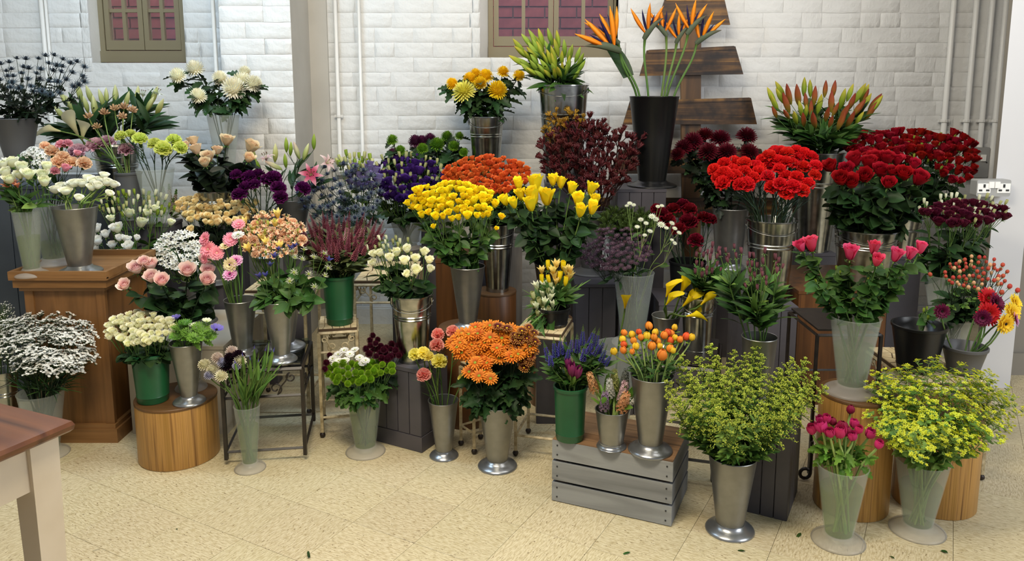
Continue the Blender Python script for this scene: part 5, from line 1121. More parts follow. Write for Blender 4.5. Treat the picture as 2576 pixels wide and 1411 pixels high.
def bunch(name, bid, heads, label, cat, group, leafs=None, stem=('stem_green', .0026), mode='single', per=5, face=.35, depth=None, ordl=None, part='bloom', low=.28, lib=None, ylim=4.74, yoff=0, branch=.09, sz=1.0):
    b = B[bid]; C0 = Vector((b['x'], b['y'], b['zr'])); mpp = MPP(C0); xs = [h[0] for h in heads]; ys = [h[1] for h in heads]; y0, y1 = min(ys), max(ys)
    Rx = max((max(xs)-min(xs))/2*mpp, .02); dep = depth if depth is not None else min(.24, max(.035, Rx*.7)); xm = CX+(b['x']*F/(b['y']*CS+(HC-b['zr'])*SN))
    pts = []
    for h in heads:
        f = (h[1]-y0)/(y1-y0) if y1-y0 > 4 else .5
        dx = min(1, abs(h[0]-xm)*mpp/Rx/1.2); dY = (dep*(1-2*f)*.85+RB.uniform(-.22, .22)*dep)*math.sqrt(1-.7*dx*dx)+yoff
        Y = min(b['y']+dY, ylim); p = AT(h[0], h[1], Y); s = h[2]*sz*MPP(p)
        ax = (p-(C0-Vector((0, 0, low)))).normalized()
        ax = (ax+(CAMP-p).normalized()*face+Vector((RB.uniform(-.15, .15), RB.uniform(-.15, .15), RB.uniform(-.1, .1)))).normalized()
        if len(h) > 4: ax = Vector(h[4]).normalized()
        pts.append((p, s, ax, h[3], h[5] if len(h) > 5 else None, h[0]))
    groups = []
    if mode == 'single': groups = [[q] for q in sorted(pts, key=lambda q: q[5])]
    else:
        k = max(1, round(len(pts)/per)); cen = [pts[int(i*len(pts)/k)][0].copy() for i in range(k)]
        for _ in range(6):
            groups = [[] for _ in cen]
            for q in pts: groups[min(range(k), key=lambda i: (q[0]-cen[i]).length)].append(q)
            cen = [sum((q[0] for q in g), Vector())/len(g) if g else cen[i] for i, g in enumerate(groups)]
        groups = [g for g in groups if g]
    smat, srad = stem; made = []; gx = lambda g: sum(q[5] for q in g)/len(g)
    for gi, g in enumerate(groups):
        NSTEM[0] += 1
        if mode == 'single':
            p, s, ax, key, spin, _ = g[0]; anchor = BLOOM[key][1]; end = p-ax*anchor*s; tan = ax
        else:
            c = sum((q[0] for q in g), Vector())/len(g); tan = (c-(C0-Vector((0, 0, low)))).normalized(); dist = max(.03, (c-C0).length); end = c-tan*min(branch, dist*.6)-Vector((0, 0, .012))
        d = end-C0; dh = Vector((d.x, d.y, 0)); L = dh.length; u = dh/L if L > 1e-4 else Vector((1, 0, 0)); per_ = Vector((-u.y, u.x, 0))
        rim = C0+u*b['r']*.86*min(1, L/(b['r']*1.5))*RB.uniform(.6, 1)+per_*b['r']*RB.uniform(-.35, .35); hr = Vector((rim.x-C0.x, rim.y-C0.y, 0))
        if hr.length > b['r']*.86: hr *= b['r']*.86/hr.length; rim = C0+hr
        rim.z -= .004
        p0 = Vector((b['x'], b['y'], b['zb']+.006))-u*b['rb']*RB.uniform(.1, .6)+per_*b['rb']*RB.uniform(-.55, .55)
        root = empty(name, p0); dd = (end-rim).length; c1 = rim+(rim-p0).normalized()*dd*.42; c2 = end-tan*dd*.3
        path = [bez(rim, c1, c2, end, t/6) for t in range(7)]; full = [p0, p0.lerp(rim, .33), p0.lerp(rim, .67)]+path
        mb = MB(); mb.tube([q-p0 for q in full], [srad]*(len(full)-1)+[srad*.8], 5)
        if mode != 'single':
            for (p, s, ax, key, spin, _) in g:
                e_ = p-ax*BLOOM[key][1]*s; st = path[-1] if RB.random() < .5 else bez(rim, c1, c2, end, RB.uniform(.72, .95)); mid = (st+e_)/2+ax*-.012
                mb.tube([st-p0, mid-p0, e_-p0], srad*.55, 4, 0, False)
        ob('stem', mb.mesh('stem', [smat]), root)
        for (p, s, ax, key, spin, _) in g:
            me, anchor = BLOOM[key]; bud = key.startswith(('bud_', 'lbud', 'irisbud'))
            ob('bud' if bud else part, RB.choice(me), root, Matrix.Translation(-p0) @ frame(p-ax*anchor*s, ax, RB.uniform(0, 6.28) if spin is None else spin, s))
        for (lk, lm, ln, ls, t0, t1) in (leafs or ()):
            lme = leaf(lk, lm); n = int(ln)+(1 if RB.random() < ln-int(ln) else 0)
            for q in range(n):
                t = lerp(t0, t1, (q+RB.random())/max(n, 1)); t = max(0, min(.97, t)); p = bez(rim, c1, c2, end, t); tg = (bez(rim, c1, c2, end, min(1, t+.05))-p).normalized()
                az = RB.uniform(0, 2*PI); hd = Vector((math.cos(az), math.sin(az), 0))+u*.5
                if hd.length < .2: hd = u.copy()
                upk = {'lance': 1.0, 'lily': 1.6, 'sword': 2.6, 'strap': 2.4, 'blade': 1.6, 'small': .5}.get(lk, .25)
                broad = lk in ('rose', 'ovate', 'lobed', 'spiny'); dr = (hd.normalized()+tg*upk+Vector((0, 0, RB.uniform(-.9, .45) if broad else RB.uniform(-.25, .3)))).normalized(); nz = (Vector((0, 0, .75 if broad else 1))+Vector((RB.uniform(-.8, .8), RB.uniform(-1.3, .2), 0))); x = dr.cross(nz).normalized(); nz = x.cross(dr); s = ls*mpp*RB.uniform(.75, 1.2)
                ob('leaf', RB.choice(lme), root, Matrix(((x.x*s, dr.x*s, nz.x*s, p.x-p0.x), (x.y*s, dr.y*s, nz.y*s, p.y-p0.y), (x.z*s, dr.z*s, nz.z*s, p.z-p0.z), (0, 0, 0, 1))))
        made.append((root, gx(g), sum(q[0].z for q in g)/len(g)))
    noun = ordl or NOUN[group]; nr = min(4, max(1, math.ceil(len(made)/14))); made.sort(key=lambda q: -q[2]); per_row = math.ceil(len(made)/nr)
    for k in range(nr):
        row = sorted(made[k*per_row:(k+1)*per_row], key=lambda q: q[1]); rn = '' if nr == 1 else ' in the '+{2: ('upper', 'lower'), 3: ('upper', 'middle', 'lower')}.get(nr, ('top', 'upper', 'lower', 'bottom'))[k]+' row'
        for gi, (root, _, _) in enumerate(row):
            lab = noun if len(made) == 1 else ('leftmost ' if gi == 0 else 'rightmost ' if gi == len(row)-1 else ORD[gi]+' ')+noun+(' from the left' if 0 < gi < len(row)-1 else '')+rn
            tag(root, lab, cat, group)
RL = lambda n, s, m='leaf_mid', a=.05, z=.8: [('rose', m, n, s, a, z)]
# ---- wall side, left
bunch('thistle', 'b1', ell(100, 185, 125, 52, 46, 34, 'thistle_dark'), 'dark sea holly thistle stem in the tall grey bucket on the navy cabinet', 'thistle', 'dark thistles', [('spiny', 'leaf_black', 6, 32, .0, .6), ('spiny', 'leaf_black', 9, 22, .5, 1)], ('stem_dark', .0026), 'spray', 4, .25)
bunch('lily', 'b2', H('200,232,50 226,238,50 254,246,46 268,240,40 290,240,54 237,268,58 196,275,56 345,238,46 388,240,50 160,248,44 150,285,48 402,268,52 215,262,44 378,262,48 320,250,44 175,262,48', 'lbud_pale')+H('395,232,44 360,236,40', 'lily_white'), 'white lily stem with pale buds in the galvanised pail', 'lily', 'white lilies', [('lily', 'leaf_dark', 10, 76, .1, 1), ('lance', 'leaf_dark', 6, 62, .4, 1)], ('stem_dark', .003), 'spray', 2, .15)
bunch('tuberose', 'b3', H('262,282,36 288,272,36 312,268,38 334,276,36 308,292,36 222,292,34 243,318,32', 'tuber'), '', 'tuberose', 'peach tuberoses', None, ('stem_pale', .0024), ordl='peach brown tuberose bud stem before the white lilies')
bunch('calla', 'b3', [(180, 308, 74, 'calla_cream', (-.25, -.3, 1), 2.6), (210, 322, 66, 'calla_cream', (.35, -.3, 1), 1.2), (124, 325, 56, 'calla_cream', (-1, -.1, .2), 1.5)], '', 'calla lily', 'cream callas', None, ('stem_green', .004), ordl='cream calla lily before the white lily leaves')
bunch('carnation', 'b4', H('300,337,38 326,332,34 350,342,46 388,356,42 411,366,52 438,346,46 456,366,42', 'carn_lime'), '', 'carnation', 'lime carnations', [('blade', 'leaf_dark', 5, 44, .05, .8)], ('stem_dark', .0024), ordl='lime green carnation over the frosted bucket', sz=0.93)
bunch('carnation', 'b3', H('190,374,60 237,358,60 268,350,50 317,370,50', 'carn_mauve'), '', 'carnation', 'mauve carnations', [('blade', 'leaf_mid', 3, 40, .05, .8)], ('stem_green', .0024), ordl='dusky mauve carnation above the white ranunculus', sz=0.88)
bunch('spray_carnation', 'b9', H('130,374,38 147,402,42 182,402,36 213,405,40 160,388,36 112,362,30', 'carn_peach')+H('156,358,32 138,426,26 172,356,26', 'carn_pink')+H('165,424,28 196,386,22', 'rose_smallpink'), 'peach or pink spray carnation stem in the frosted bucket on the pedestal', 'carnation', 'peach spray carnations', [('blade', 'leaf_dark', 5, 40, .05, .8), ('lance', 'leaf_mid', 2, 40, .1, .7)], ('stem_dark', .0024), 'spray', 2)
bunch('phlox', 'b9', H('84,374,44 104,386,44 66,384,40 95,405,36', 'phlox'), '', 'phlox', 'white phlox', [('lance', 'leaf_mid', 6, 36, .3, .9)], ('stem_green', .0024), ordl='white phlox head behind the cream lisianthus')
bunch('lisianthus', 'b8', H('30,408,44 56,424,40 14,436,36 72,440,42 24,452,38 106,440,38 112,458,36 50,440,36 8,415,34 118,420,32', 'lis_cream'), 'cream lisianthus stem in the slim frosted bucket on the pedestal', 'lisianthus', 'cream lisianthus on the pedestal', [('lance', 'leaf_mid', 6, 46, .0, .85), ('ovate', 'leaf_light', 2, 34, 0, .6)], ('stem_green', .0026), 'spray', 2)
bunch('alstroemeria', 'b8', H('20,470,34 36,462,28 44,468,24', 'alst_peach'), '', 'alstroemeria', 'peach alstroemeria', [('lance', 'leaf_mid', 5, 44, .0, .9)], ordl='peach alstroemeria at the edge of the frame')
bunch('ranunculus', 'b10', H('140,475,46 166,480,42 188,460,44 206,460,42 236,455,42 222,448,40 254,452,38 270,458,40 286,463,36 198,497,32 262,440,34 276,486,28 231,470,38 247,466,36 152,466,34 178,466,36', 'ran_open'), '', 'ranunculus', 'white ranunculus', [('small', 'leaf_light', 1.5, 22, .05, .6)], ('stem_pale', .0026), ordl='white ranunculus in the broad silver bucket', face=.3, sz=0.9)
bunch('chrysanthemum', 'b5', H('485,160,52 440,180,46 495,230,46 553,186,44 588,206,66 612,192,54 641,200,48 616,172,36', 'mum_white'), '', 'chrysanthemum', 'white chrysanthemums', [('lobed', 'leaf_dark', 17, 40, .15, .95)], ('stem_dark', .0026), ordl='shaggy white chrysanthemum against the pier', face=.5)
bunch('rose', 'b6', H('486,354,46 493,376,48 466,366,36 524,396,50 571,354,50 546,378,42 632,370,60 515,410,42 626,398,44', 'rose_peach'), '', 'rose', 'peach roses', RL(11, 42, 'leaf_black'), ('stem_dark', .003), ordl='peach rose over the galvanised pail near the pier', sz=0.84)
bunch('pink_lily', 'b7', [(630, 376, 48, 'lbud_pale', (-.5, -.2, 1)), (692, 384, 48, 'lbud_pale', (.1, -.1, 1)), (720, 364, 38, 'lbud_green', (0, 0, 1)), (731, 374, 36, 'lbud_green', (.1, 0, 1)), (746, 378, 46, 'lbud_pink', (-.3, 0, 1)), (770, 382, 46, 'lbud_pale', (.35, 0, 1)), (790, 356, 40, 'lbud_green', (.05, 0, 1)), (718, 404, 38, 'lbud_green', (0, -.2, 1)), (642, 406, 38, 'lbud_green', (-.5, -.2, .9)), (688, 416, 46, 'lbud_pink', (-.9, -.2, .5))]+[(782, 438, 66, 'lily_pink', (.2, -1, .35)), (826, 408, 56, 'lily_pale', (.9, -.5, .4)), (668, 395, 48, 'lily_pale', (-.2, -.3, 1))], 'pink lily stem with pale buds in the dark bucket by the pier', 'lily', 'pink lilies', [('lily', 'leaf_dark', 8, 52, .15, .98)], ('stem_dark', .003), 'spray', 3, .2, ylim=4.35)
bunch('carnation', 'b7b', H('592,434,42 626,438,50 600,482,52 614,466,46 648,432,42 690,440,54 702,466,52 706,490,48 766,468,52 640,458,40 672,446,44', 'carn_purple'), '', 'carnation', 'purple carnations', [('blade', 'leaf_dark', 4, 36, .05, .9)], ('stem_dark', .0026), ordl='deep purple carnation below the pink lilies', sz=0.86)
bunch('snapdragon', 'b12', H('396,502,52 412,492,56 426,486,56 441,496,52 405,515,44 434,515,44', 'snap'), '', 'snapdragon', 'pale snapdragons', [('lance', 'leaf_olive', 6, 30, .1, .9)], ordl='pale brown snapdragon spike beside the apricot roses')
bunch('lisianthus', 'b11', H('243,576,31 265,590,30 286,575,28 300,570,28 232,600,28 246,606,33 240,624,27 282,618,28 300,600,25 323,620,33 305,640,33 320,603,28 345,600,21', 'lis_white')+H('325,538,33 355,562,36 294,577,33 390,525,25 370,535,27 430,560,25 280,550,25', 'lis_cream')+ell(345, 512, 100, 32, 46, 16, ['bud_pale', 'bud_green', 'bud_cream']), 'white and cream lisianthus stem with green buds behind the pink roses', 'lisianthus', 'white lisianthus', [('ovate', 'leaf_mid', 7, 32, .0, .9), ('lance', 'leaf_dark', 3, 36, .0, .6)], ('stem_green', .0026), 'spray', 5, .4)
bunch('spray_rose', 'b13', ell(545, 525, 102, 38, 64, 24, 'rose_apr')+H('480,578,24 470,540,26 660,540,24', 'rose_apr'), 'apricot yellow spray rose stem behind the white narcissus', 'rose', 'apricot spray roses', RL(9, 34, 'leaf_black', .2, .95), ('stem_dark', .0026), 'spray', 5, .5)
bunch('narcissus', 'b14', ell(452, 632, 62, 48, 78, 21, 'narc'), 'white starry narcissus stem in the dark grey bucket', 'narcissus', 'white narcissus', [('sword', 'leaf_dark', 1.5, 80, .0, .3)], ('stem_green', .0022), 'spray', 4, .7)
bunch('rose', 'b15', H('313,718,42 343,676,48 379,668,44 362,660,40 381,698,50 407,708,46 471,682,54 518,656,48 520,706,48 523,684,44', 'rosebig_pink'), '', 'rose', 'pale pink roses', RL(13, 46, 'leaf_dark', -.1, .72), ('stem_dark', .0032), ordl='pale pink rose above the cream spray roses', face=.9, sz=0.95)
# ---- glass table and mosaic stands
bunch('gerbera', 'b16', [(523, 627, 60, 'gerb_pink', (-.2, -1, .35)), (580, 602, 52, 'gerb_pink', (.1, -1, .5)), (545, 636, 50, 'gerb_pink', (.5, -1, .3)), (600, 563, 44, 'gerb_pink', (.1, -.7, .8)), (514, 600, 48, 'gerb_pink', (-.6, -1, .6)), (514, 652, 36, 'gerb_pink', (-.6, -1, 0)), (578, 666, 52, 'gerb_cream', (-.2, -1, .25)), (598, 590, 44, 'gerb_white', (0, -.5, 1)), (566, 618, 40, 'gerb_cream', (0, -.5, 1)), (593, 655, 48, 'gerb_mag', (.2, -.7, .8)), (578, 690, 48, 'gerb_mag', (.1, -.7, .7))], '', 'gerbera', 'gerberas on the glass table', None, ('stem_green', .0032), ordl='gerbera in the silver cone on the glass table', sz=0.8)
bunch('freesia', 'b17', ell(682, 592, 82, 52, 62, 27, ['freesia', 'freesia', 'freesia_peach', 'frs_yel'])+ell(690, 590, 78, 48, 30, 14, ['bud_pale', 'bud_yelg']), 'ruffled peach freesia stem at the back of the glass table', 'freesia', 'peach freesias', [('sword', 'leaf_mid', 2, 70, .0, .5)], ('stem_green', .0022), 'spray', 6, .5)
bunch('clematis', 'b18', H('765,626,20 816,636,20 790,645,22 742,646,20 740,684,24 777,688,22 729,706,24 791,720,22 826,673,22 818,692,20 760,650,20 735,630,20', 'seed')+H('690,642,26 652,692,24 668,690,22 680,664,22 732,622,28 828,652,22 742,616,22 700,625,20', 'clem'), 'leafy clematis stem with blue bells and feathery white seed heads', 'clematis', 'clematis stems', [('ovate', 'leaf_mid', 16, 42, .02, 1)], ('stem_green', .0022), 'spray', 2, .3)
bunch('veronica', 'b19', ell(852, 594, 114, 44, 56, 50, 'spike_red', .2, .4)+H('872,580,54 911,582,62', 'spike_pale'), 'red veronica spike stem in the dark green bucket', 'veronica', 'red veronica', [('lance', 'leaf_olive', 11, 38, .0, .95)], ('stem_green', .0022), 'single', 1, .05, low=.16)
bunch('sea_holly', 'b20', ell(850, 480, 108, 72, 58, 37, 'thistle_blue', .2, .5), 'blue grey sea holly stem behind the red veronica', 'thistle', 'blue sea holly', [('spiny', 'leaf_blue', 5, 34, .2, .95)], ('stem_dark', .0024), 'spray', 4, .45, ylim=4.6)
bunch('purple_lisianthus', 'b21', ell(1020, 452, 102, 52, 58, 28, 'lis_purple')+ell(1020, 440, 112, 52, 64, 17, ['bud_pale', 'bud_purple', 'bud_pale']), 'deep purple lisianthus stem with pale buds in the frosted bucket', 'lisianthus', 'purple lisianthus', [('ovate', 'leaf_dark', 6, 30, .0, .8)], ('stem_green', .0024), 'spray', 5, .3, ylim=4.7)
bunch('lavender_lisianthus', 'b20', ell(915, 440, 42, 32, 16, 28, 'lis_lav')+ell(890, 405, 48, 22, 22, 19, ['bud_pale', 'bud_green']), 'lavender lisianthus stem with green buds beside the purple ones', 'lisianthus', 'lavender lisianthus', [('ovate', 'leaf_mid', 4, 28, .2, .8)], ('stem_green', .0024), 'spray', 5, .3, yoff=.15)
bunch('pompon', 'b22', H('985,344,36 1005,371,34 1061,366,36 1100,354,46 1126,335,38 1142,360,34 1157,336,28 1168,378,28', 'mum_green')+H('1042,346,44 1082,341,40 986,378,28 1060,346,36', 'mum_purple'), '', 'chrysanthemum', 'pompon chrysanthemums', [('lobed', 'leaf_dark', 12, 44, .2, .98)], ('stem_dark', .0026), ordl='green or purple pompon below the yellow chrysanthemums', sz=0.9)
bunch('chrysanthemum', 'b23', H('1135,203,34 1180,188,38 1196,178,34 1221,181,42 1208,200,38 1267,172,34 1308,182,34 1253,214,54', 'mum_yellow')+H('1163,219,68', 'mum_paleyel'), '', 'chrysanthemum', 'yellow chrysanthemums', [('lobed', 'leaf_dark', 20, 40, .0, .95)], ('stem_dark', .0026), ordl='yellow chrysanthemum over the galvanised pail', face=.5)
bunch('spray_rose', 'b24', ell(1225, 442, 108, 46, 112, 22, 'rose_orange'), 'orange spray rose stem behind the yellow spray roses', 'rose', 'orange spray roses', RL(10, 36, 'leaf_dark', .15, .95), ('stem_dark', .0026), 'spray', 6, .5)
bunch('spray_rose', 'b25', ell(1135, 506, 114, 46, 78, 27, 'rose_yel')+H('1090,570,20 1215,542,24 1262,546,24 1248,575,16 1245,512,30 1228,540,24', 'rose_yel'), 'yellow spray rose stem in the silver cone bucket', 'rose', 'yellow spray roses', RL(15, 30, 'leaf_mid', .02, .9), ('stem_green', .0026), 'spray', 6, .5)
bunch('rose', 'b26', H('1304,466,38 1311,492,38 1270,506,36 1293,513,36 1346,465,54 1340,496,56 1376,500,54 1390,455,36 1411,462,36 1438,476,36 1488,478,40 1454,506,44 1496,506,38 1461,533,44 1490,526,42 1334,516,48', 'rosebig_yel'), '', 'rose', 'large yellow roses', RL(16, 38, 'leaf_dark', .05, .85), ('stem_green', .0032), ordl='large yellow rose over the black bucket', face=.3, sz=0.92)
bunch('lisianthus', 'b57', H('940,640,26 955,637,28 981,650,28 998,635,32 1024,628,28 1017,657,33 1045,652,30 1047,680,37 1024,690,28 1080,655,30 1082,678,25 1067,635,30 938,662,25', 'rose_cream')+ell(990, 620, 74, 24, 24, 15, ['bud_cream', 'bud_pale']), 'cream lisianthus stem in the galvanised pail on the dark plinth', 'lisianthus', 'cream lisianthus', [('ovate', 'leaf_dark', 9, 42, .0, .85)], ('stem_green', .0026), 'spray', 3, .5)
bunch('lily', 'b27', [(h[0], h[1], h[2], h[3]) for h in ell(1368, 138, 70, 52, 38, 44, ['lbud_green', 'lbud_yel'], .15, .4)+ell(1442, 165, 24, 32, 7, 40, 'lbud_green')], 'green lily stem with closed buds in the tall galvanised pail', 'lily', 'green lilies', [('lance', 'leaf_mid', 10, 58, .0, .9), ('lily', 'leaf_dark', 3, 60, .0, .6)], ('stem_green', .003), 'spray', 4, .2, low=.06)
bunch('kangaroo_paw', 'b28', ell(1488, 400, 112, 78, 34, 92, 'paw', .2, .3)+H('1395,300,70 1440,295,70 1415,320,64 1462,312,64 1390,352,60 1375,330,56', 'paw_yel'), 'dark red kangaroo paw stem behind the large yellow roses', 'kangaroo paw', 'kangaroo paws', None, ('stem_brown', .0026), 'single', 1, .1, depth=.16, low=.3)
bunch('green_filler', 'b30', ell(1576, 548, 72, 34, 12, 62, 'fluff', .15, .5), 'fluffy dark green filler stem behind the astrantia', 'foliage', 'green filler', [('small', 'leaf_dark', 5, 26, .2, .8)], ('stem_dark', .0024), 'single', 1, .1)
bunch('astrantia', 'b31', ell(1545, 626, 92, 54, 100, 18.5, 'astr', .2, .55), 'dusky pink astrantia stem in the frosted bucket', 'astrantia', 'dusky astrantia', [('small', 'leaf_dark', 3, 26, .0, .8)], ('stem_dark', .0018), 'spray', 5, .7)
bunch('white_astrantia', 'b31', H('1584,512,20 1577,518,16 1594,516,18 1640,545,28 1612,553,22 1603,571,20 1635,582,22 1663,566,32 1690,562,22 1655,520,18 1665,518,18 1697,575,20 1650,552,24 1625,562,20 1708,586,20 1697,612,18 1690,604,16 1622,592,18 1676,574,20', 'astr_white'), 'white astrantia stem rising above the dusky ones', 'astrantia', 'white astrantia', [('small', 'leaf_mid', 2, 26, .2, .9)], ('stem_pale', .0016), 'spray', 4, .7, yoff=-.06, sz=0.82)
bunch('carnation', 'b32', H('1692,520,42 1664,530,38 1676,546,50 1731,550,54 1735,520,44 1770,540,40 1788,546,38 1751,598,46 1706,570,42 1717,508,38 1650,520,34', 'carn_burg'), '', 'carnation', 'burgundy carnations', [('blade', 'leaf_blue', 5, 48, .0, .9)], ('stem_dark', .0024), ordl='burgundy carnation behind the white astrantia')
bunch('chrysanthemum', 'b33', H('1741,350,66 1716,366,60 1772,334,56 1811,341,66 1779,376,64 1826,376,68 1880,335,64 1886,376,62 1702,384,46', 'mum_burg'), '', 'chrysanthemum', 'burgundy chrysanthemums', [('lobed', 'leaf_black', 24, 36, .05, .95), ('lobed', 'leaf_dark', 5, 34, .05, .8)], ('stem_dark', .003), ordl='shaggy burgundy chrysanthemum beside the black bucket', face=.5, ylim=4.6, sz=0.9)
bunch('lily', 'b34', [(h[0], h[1], h[2], h[3]) for h in ell(2068, 266, 135, 46, 36, 48, ['lbud_red', 'lbud_red', 'lbud_yel'], .2, .42)+H('1940,242,50 1962,225,48 2023,218,48 2175,235,50 2205,262,52', 'lbud_yel')], 'red lily stem with long closed buds in the tall galvanised pail', 'lily', 'red lilies', [('lily', 'leaf_mid', 12, 62, .0, .9), ('lance', 'leaf_dark', 6, 60, .0, .8)], ('stem_green', .003), 'spray', 3, .25, low=.15)
bunch('carnation', 'b35', ell(1850, 427, 58, 38, 16, 42, 'carn_red', .12, .55)+ell(1985, 422, 78, 58, 28, 40, 'carn_red', .12, .55), 'bright red carnation stem in the galvanised pail', 'carnation', 'red carnations', [('blade', 'leaf_blue', 6, 44, .0, .85)], ('stem_dark', .0024), 'single', 1, .45)
bunch('rose', 'b36', H('2090,421,48 2115,452,52 2142,460,58 2150,405,52 2186,412,50 2176,446,52 2216,430,58 2203,400,52 2236,462,50 2271,440,52 2311,452,56 2256,404,48 2130,430,48 2300,414,44 2230,400,46 2245,432,44', 'rosebig_red'), '', 'rose', 'large red roses', RL(19, 44, 'leaf_dark', .0, .85), ('stem_green', .0034), ordl='large red rose over the wide galvanised pail', face=.75, sz=0.92)
bunch('spray_rose', 'b37', ell(2265, 366, 145, 38, 76, 28, 'rose_redspray')+ell(2405, 395, 55, 62, 36, 28, 'rose_redspray')+ell(2340, 380, 110, 50, 18, 13, 'bud_green'), 'dark red spray rose stem behind the large red roses', 'rose', 'red spray roses', RL(10, 36, 'leaf_dark', .1, .95), ('stem_dark', .0026), 'spray', 6, .45, ylim=4.6)
bunch('burgundy_lisianthus', 'b38', ell(2430, 538, 110, 28, 38, 29, 'lis_burg')+ell(2430, 522, 120, 34, 44, 15, ['bud_cream', 'bud_pale']), 'burgundy lisianthus stem with pale green buds near the white partition', 'lisianthus', 'burgundy lisianthus', [('ovate', 'leaf_dark', 11, 38, .0, .9)], ('stem_green', .0024), 'spray', 5, .35)
bunch('rose', 'b39', H('2014,620,40 2041,618,42 2140,640,42 2198,627,38 2206,658,36 2254,646,38 2291,640,38 2316,625,38', 'rosebig_hot'), '', 'rose', 'bright pink roses', RL(26, 33, 'leaf_mid', .0, .92), ('stem_green', .003), ordl='bright pink rose over the frosted bucket', face=.35)
bunch('rose_foliage', 'b39', ell(2160, 690, 150, 30, 7, 12, 'bud_green'), 'leafy rose shoot among the bright pink roses', 'foliage', 'leafy rose shoots', RL(24, 33, 'leaf_mid', .0, .98), ('stem_green', .0024), 'single')
bunch('hypericum', 'b40', ell(2455, 688, 82, 44, 62, 10.5, ['berry', 'berry', 'berry_y'], .15, .7)+H('2520,735,14 2540,720,14 2560,730,14 2340,690,12', 'berry'), 'hypericum stem with orange red berries above the gerberas', 'hypericum', 'hypericum', [('ovate', 'leaf_dark', 9, 42, .0, .8), ('ovate', 'leaf_light', 8, 17, .8, 1)], ('stem_dark', .002), 'spray', 6, .2, part='berry')
bunch('leafy', 'b40b', ell(2320, 790, 45, 20, 3, 12, 'bud_green'), 'short leafy stem in the wide black bucket', 'foliage', 'leafy stems in the black bucket', [('ovate', 'leaf_mid', 4, 40, .1, .95)], ('stem_green', .0024))
bunch('gerbera', 'b41', [(2487, 750, 58, 'gerb_red', (0, -1, .5)), (2488, 790, 64, 'gerb_red', (-.1, -1, .2)), (2508, 762, 56, 'gerb_dark', (.4, -.8, .4)), (2472, 800, 46, 'gerb_dark', (-.5, -.9, 0)), (2556, 762, 50, 'gerb_yel', (.6, -1, .5)), (2548, 785, 54, 'gerb_yel', (.3, -1, .4)), (2530, 815, 56, 'gerb_yeldark', (.2, -1, .0)), (2556, 803, 40, 'gerb_mag', (.9, -.7, .3)), (2370, 783, 42, 'gerb_dark', (-.2, -1, 0))], '', 'gerbera', 'red and yellow gerberas', None, ('stem_green', .0032), ordl='gerbera in the dark grey bucket by the partition')
AL = [('lance', 'leaf_mid', 15, 60, .25, 1), ('lance', 'leaf_dark', 7, 60, .1, .9), ('lance', 'leaf_light', 4, 40, .9, 1)]
bunch('alstroemeria', 'b42', ell(1850, 640, 40, 22, 8, 17, 'bud_alst')+ell(1925, 665, 45, 42, 14, 17, 'bud_alst')+ell(1900, 700, 40, 25, 6, 16, 'bud_alst'), 'dark alstroemeria stem with long leaves in the plain silver bucket', 'alstroemeria', 'dark alstroemeria', AL, ('stem_green', .003), 'spray', 4, .2)
bunch('alstroemeria', 'b44', ell(1780, 655, 42, 42, 18, 17, 'bud_alst'), 'dark alstroemeria stem in the galvanised pail on the black stand', 'alstroemeria', 'alstroemeria over the black stand', AL, ('stem_green', .003), 'spray', 4, .2)
bunch('calla', 'b43', [(1574, 752, 58, 'calla_yel', (0, -.35, 1), 1.6)], '', 'calla lily', 'yellow callas', None, ('stem_green', .004), ordl='single yellow calla lily before the frosted astrantia bucket', yoff=-.05)
bunch('calla', 'b43b', [(1686, 722, 58, 'calla_yel', (.3, -.2, 1), 2.6), (1722, 716, 60, 'calla_yel', (.3, -.2, 1), .5), (1690, 748, 52, 'calla_yel', (.5, -.3, .9), 2.6), (1740, 748, 64, 'calla_yel', (.7, -.1, .8), 3.0), (1752, 792, 52, 'calla_yel', (1, -.3, .25), 1.2), (1778, 752, 46, 'calla_yel', (.8, .3, .7), 0)], '', 'calla lily', 'yellow callas', None, ('stem_green', .004), ordl='yellow calla lily in the clump above the orange ranunculus', yoff=-.12)
# ---- crate
bunch('freesia', 'b45', ell(1398, 692, 38, 30, 14, 27, ['frs_yel', 'frs_yel', 'bud_yel'])+ell(1368, 755, 30, 42, 18, 25, ['frs_wht', 'frs_wht', 'bud_pale']), 'freesia stem with small yellow or white blooms above the blue veronica', 'freesia', 'freesias', [('lance', 'leaf_mid', 11, 56, .15, 1), ('sword', 'leaf_light', 3, 80, .1, .6)], ('stem_green', .0024), 'spray', 4, .3)
bunch('veronica', 'b46', H('1374,882,58 1395,872,60 1410,866,58 1421,868,56 1438,862,50 1452,862,56 1466,842,56 1490,846,58 1502,852,60 1470,884,56 1506,874,52 1520,888,52 1532,902,46 1384,900,50 1430,885,50 1485,870,52 1515,868,50', 'spike_blue'), 'blue violet veronica spike in the green bucket on the crate', 'veronica', 'blue veronica', [('lance', 'leaf_mid', 12, 36, .0, .95)], ('stem_green', .0022), 'single', 1, .05, low=.2)
bunch('tulip', 'b46', H('1428,915,34 1438,930,46 1453,938,42', 'tulip'), '', 'tulip', 'purple tulips', [('strap', 'leaf_light', 3, 56, .0, .3)], ('stem_pale', .003), ordl='purple tulip in the green bucket on the crate', yoff=-.05, face=.05)
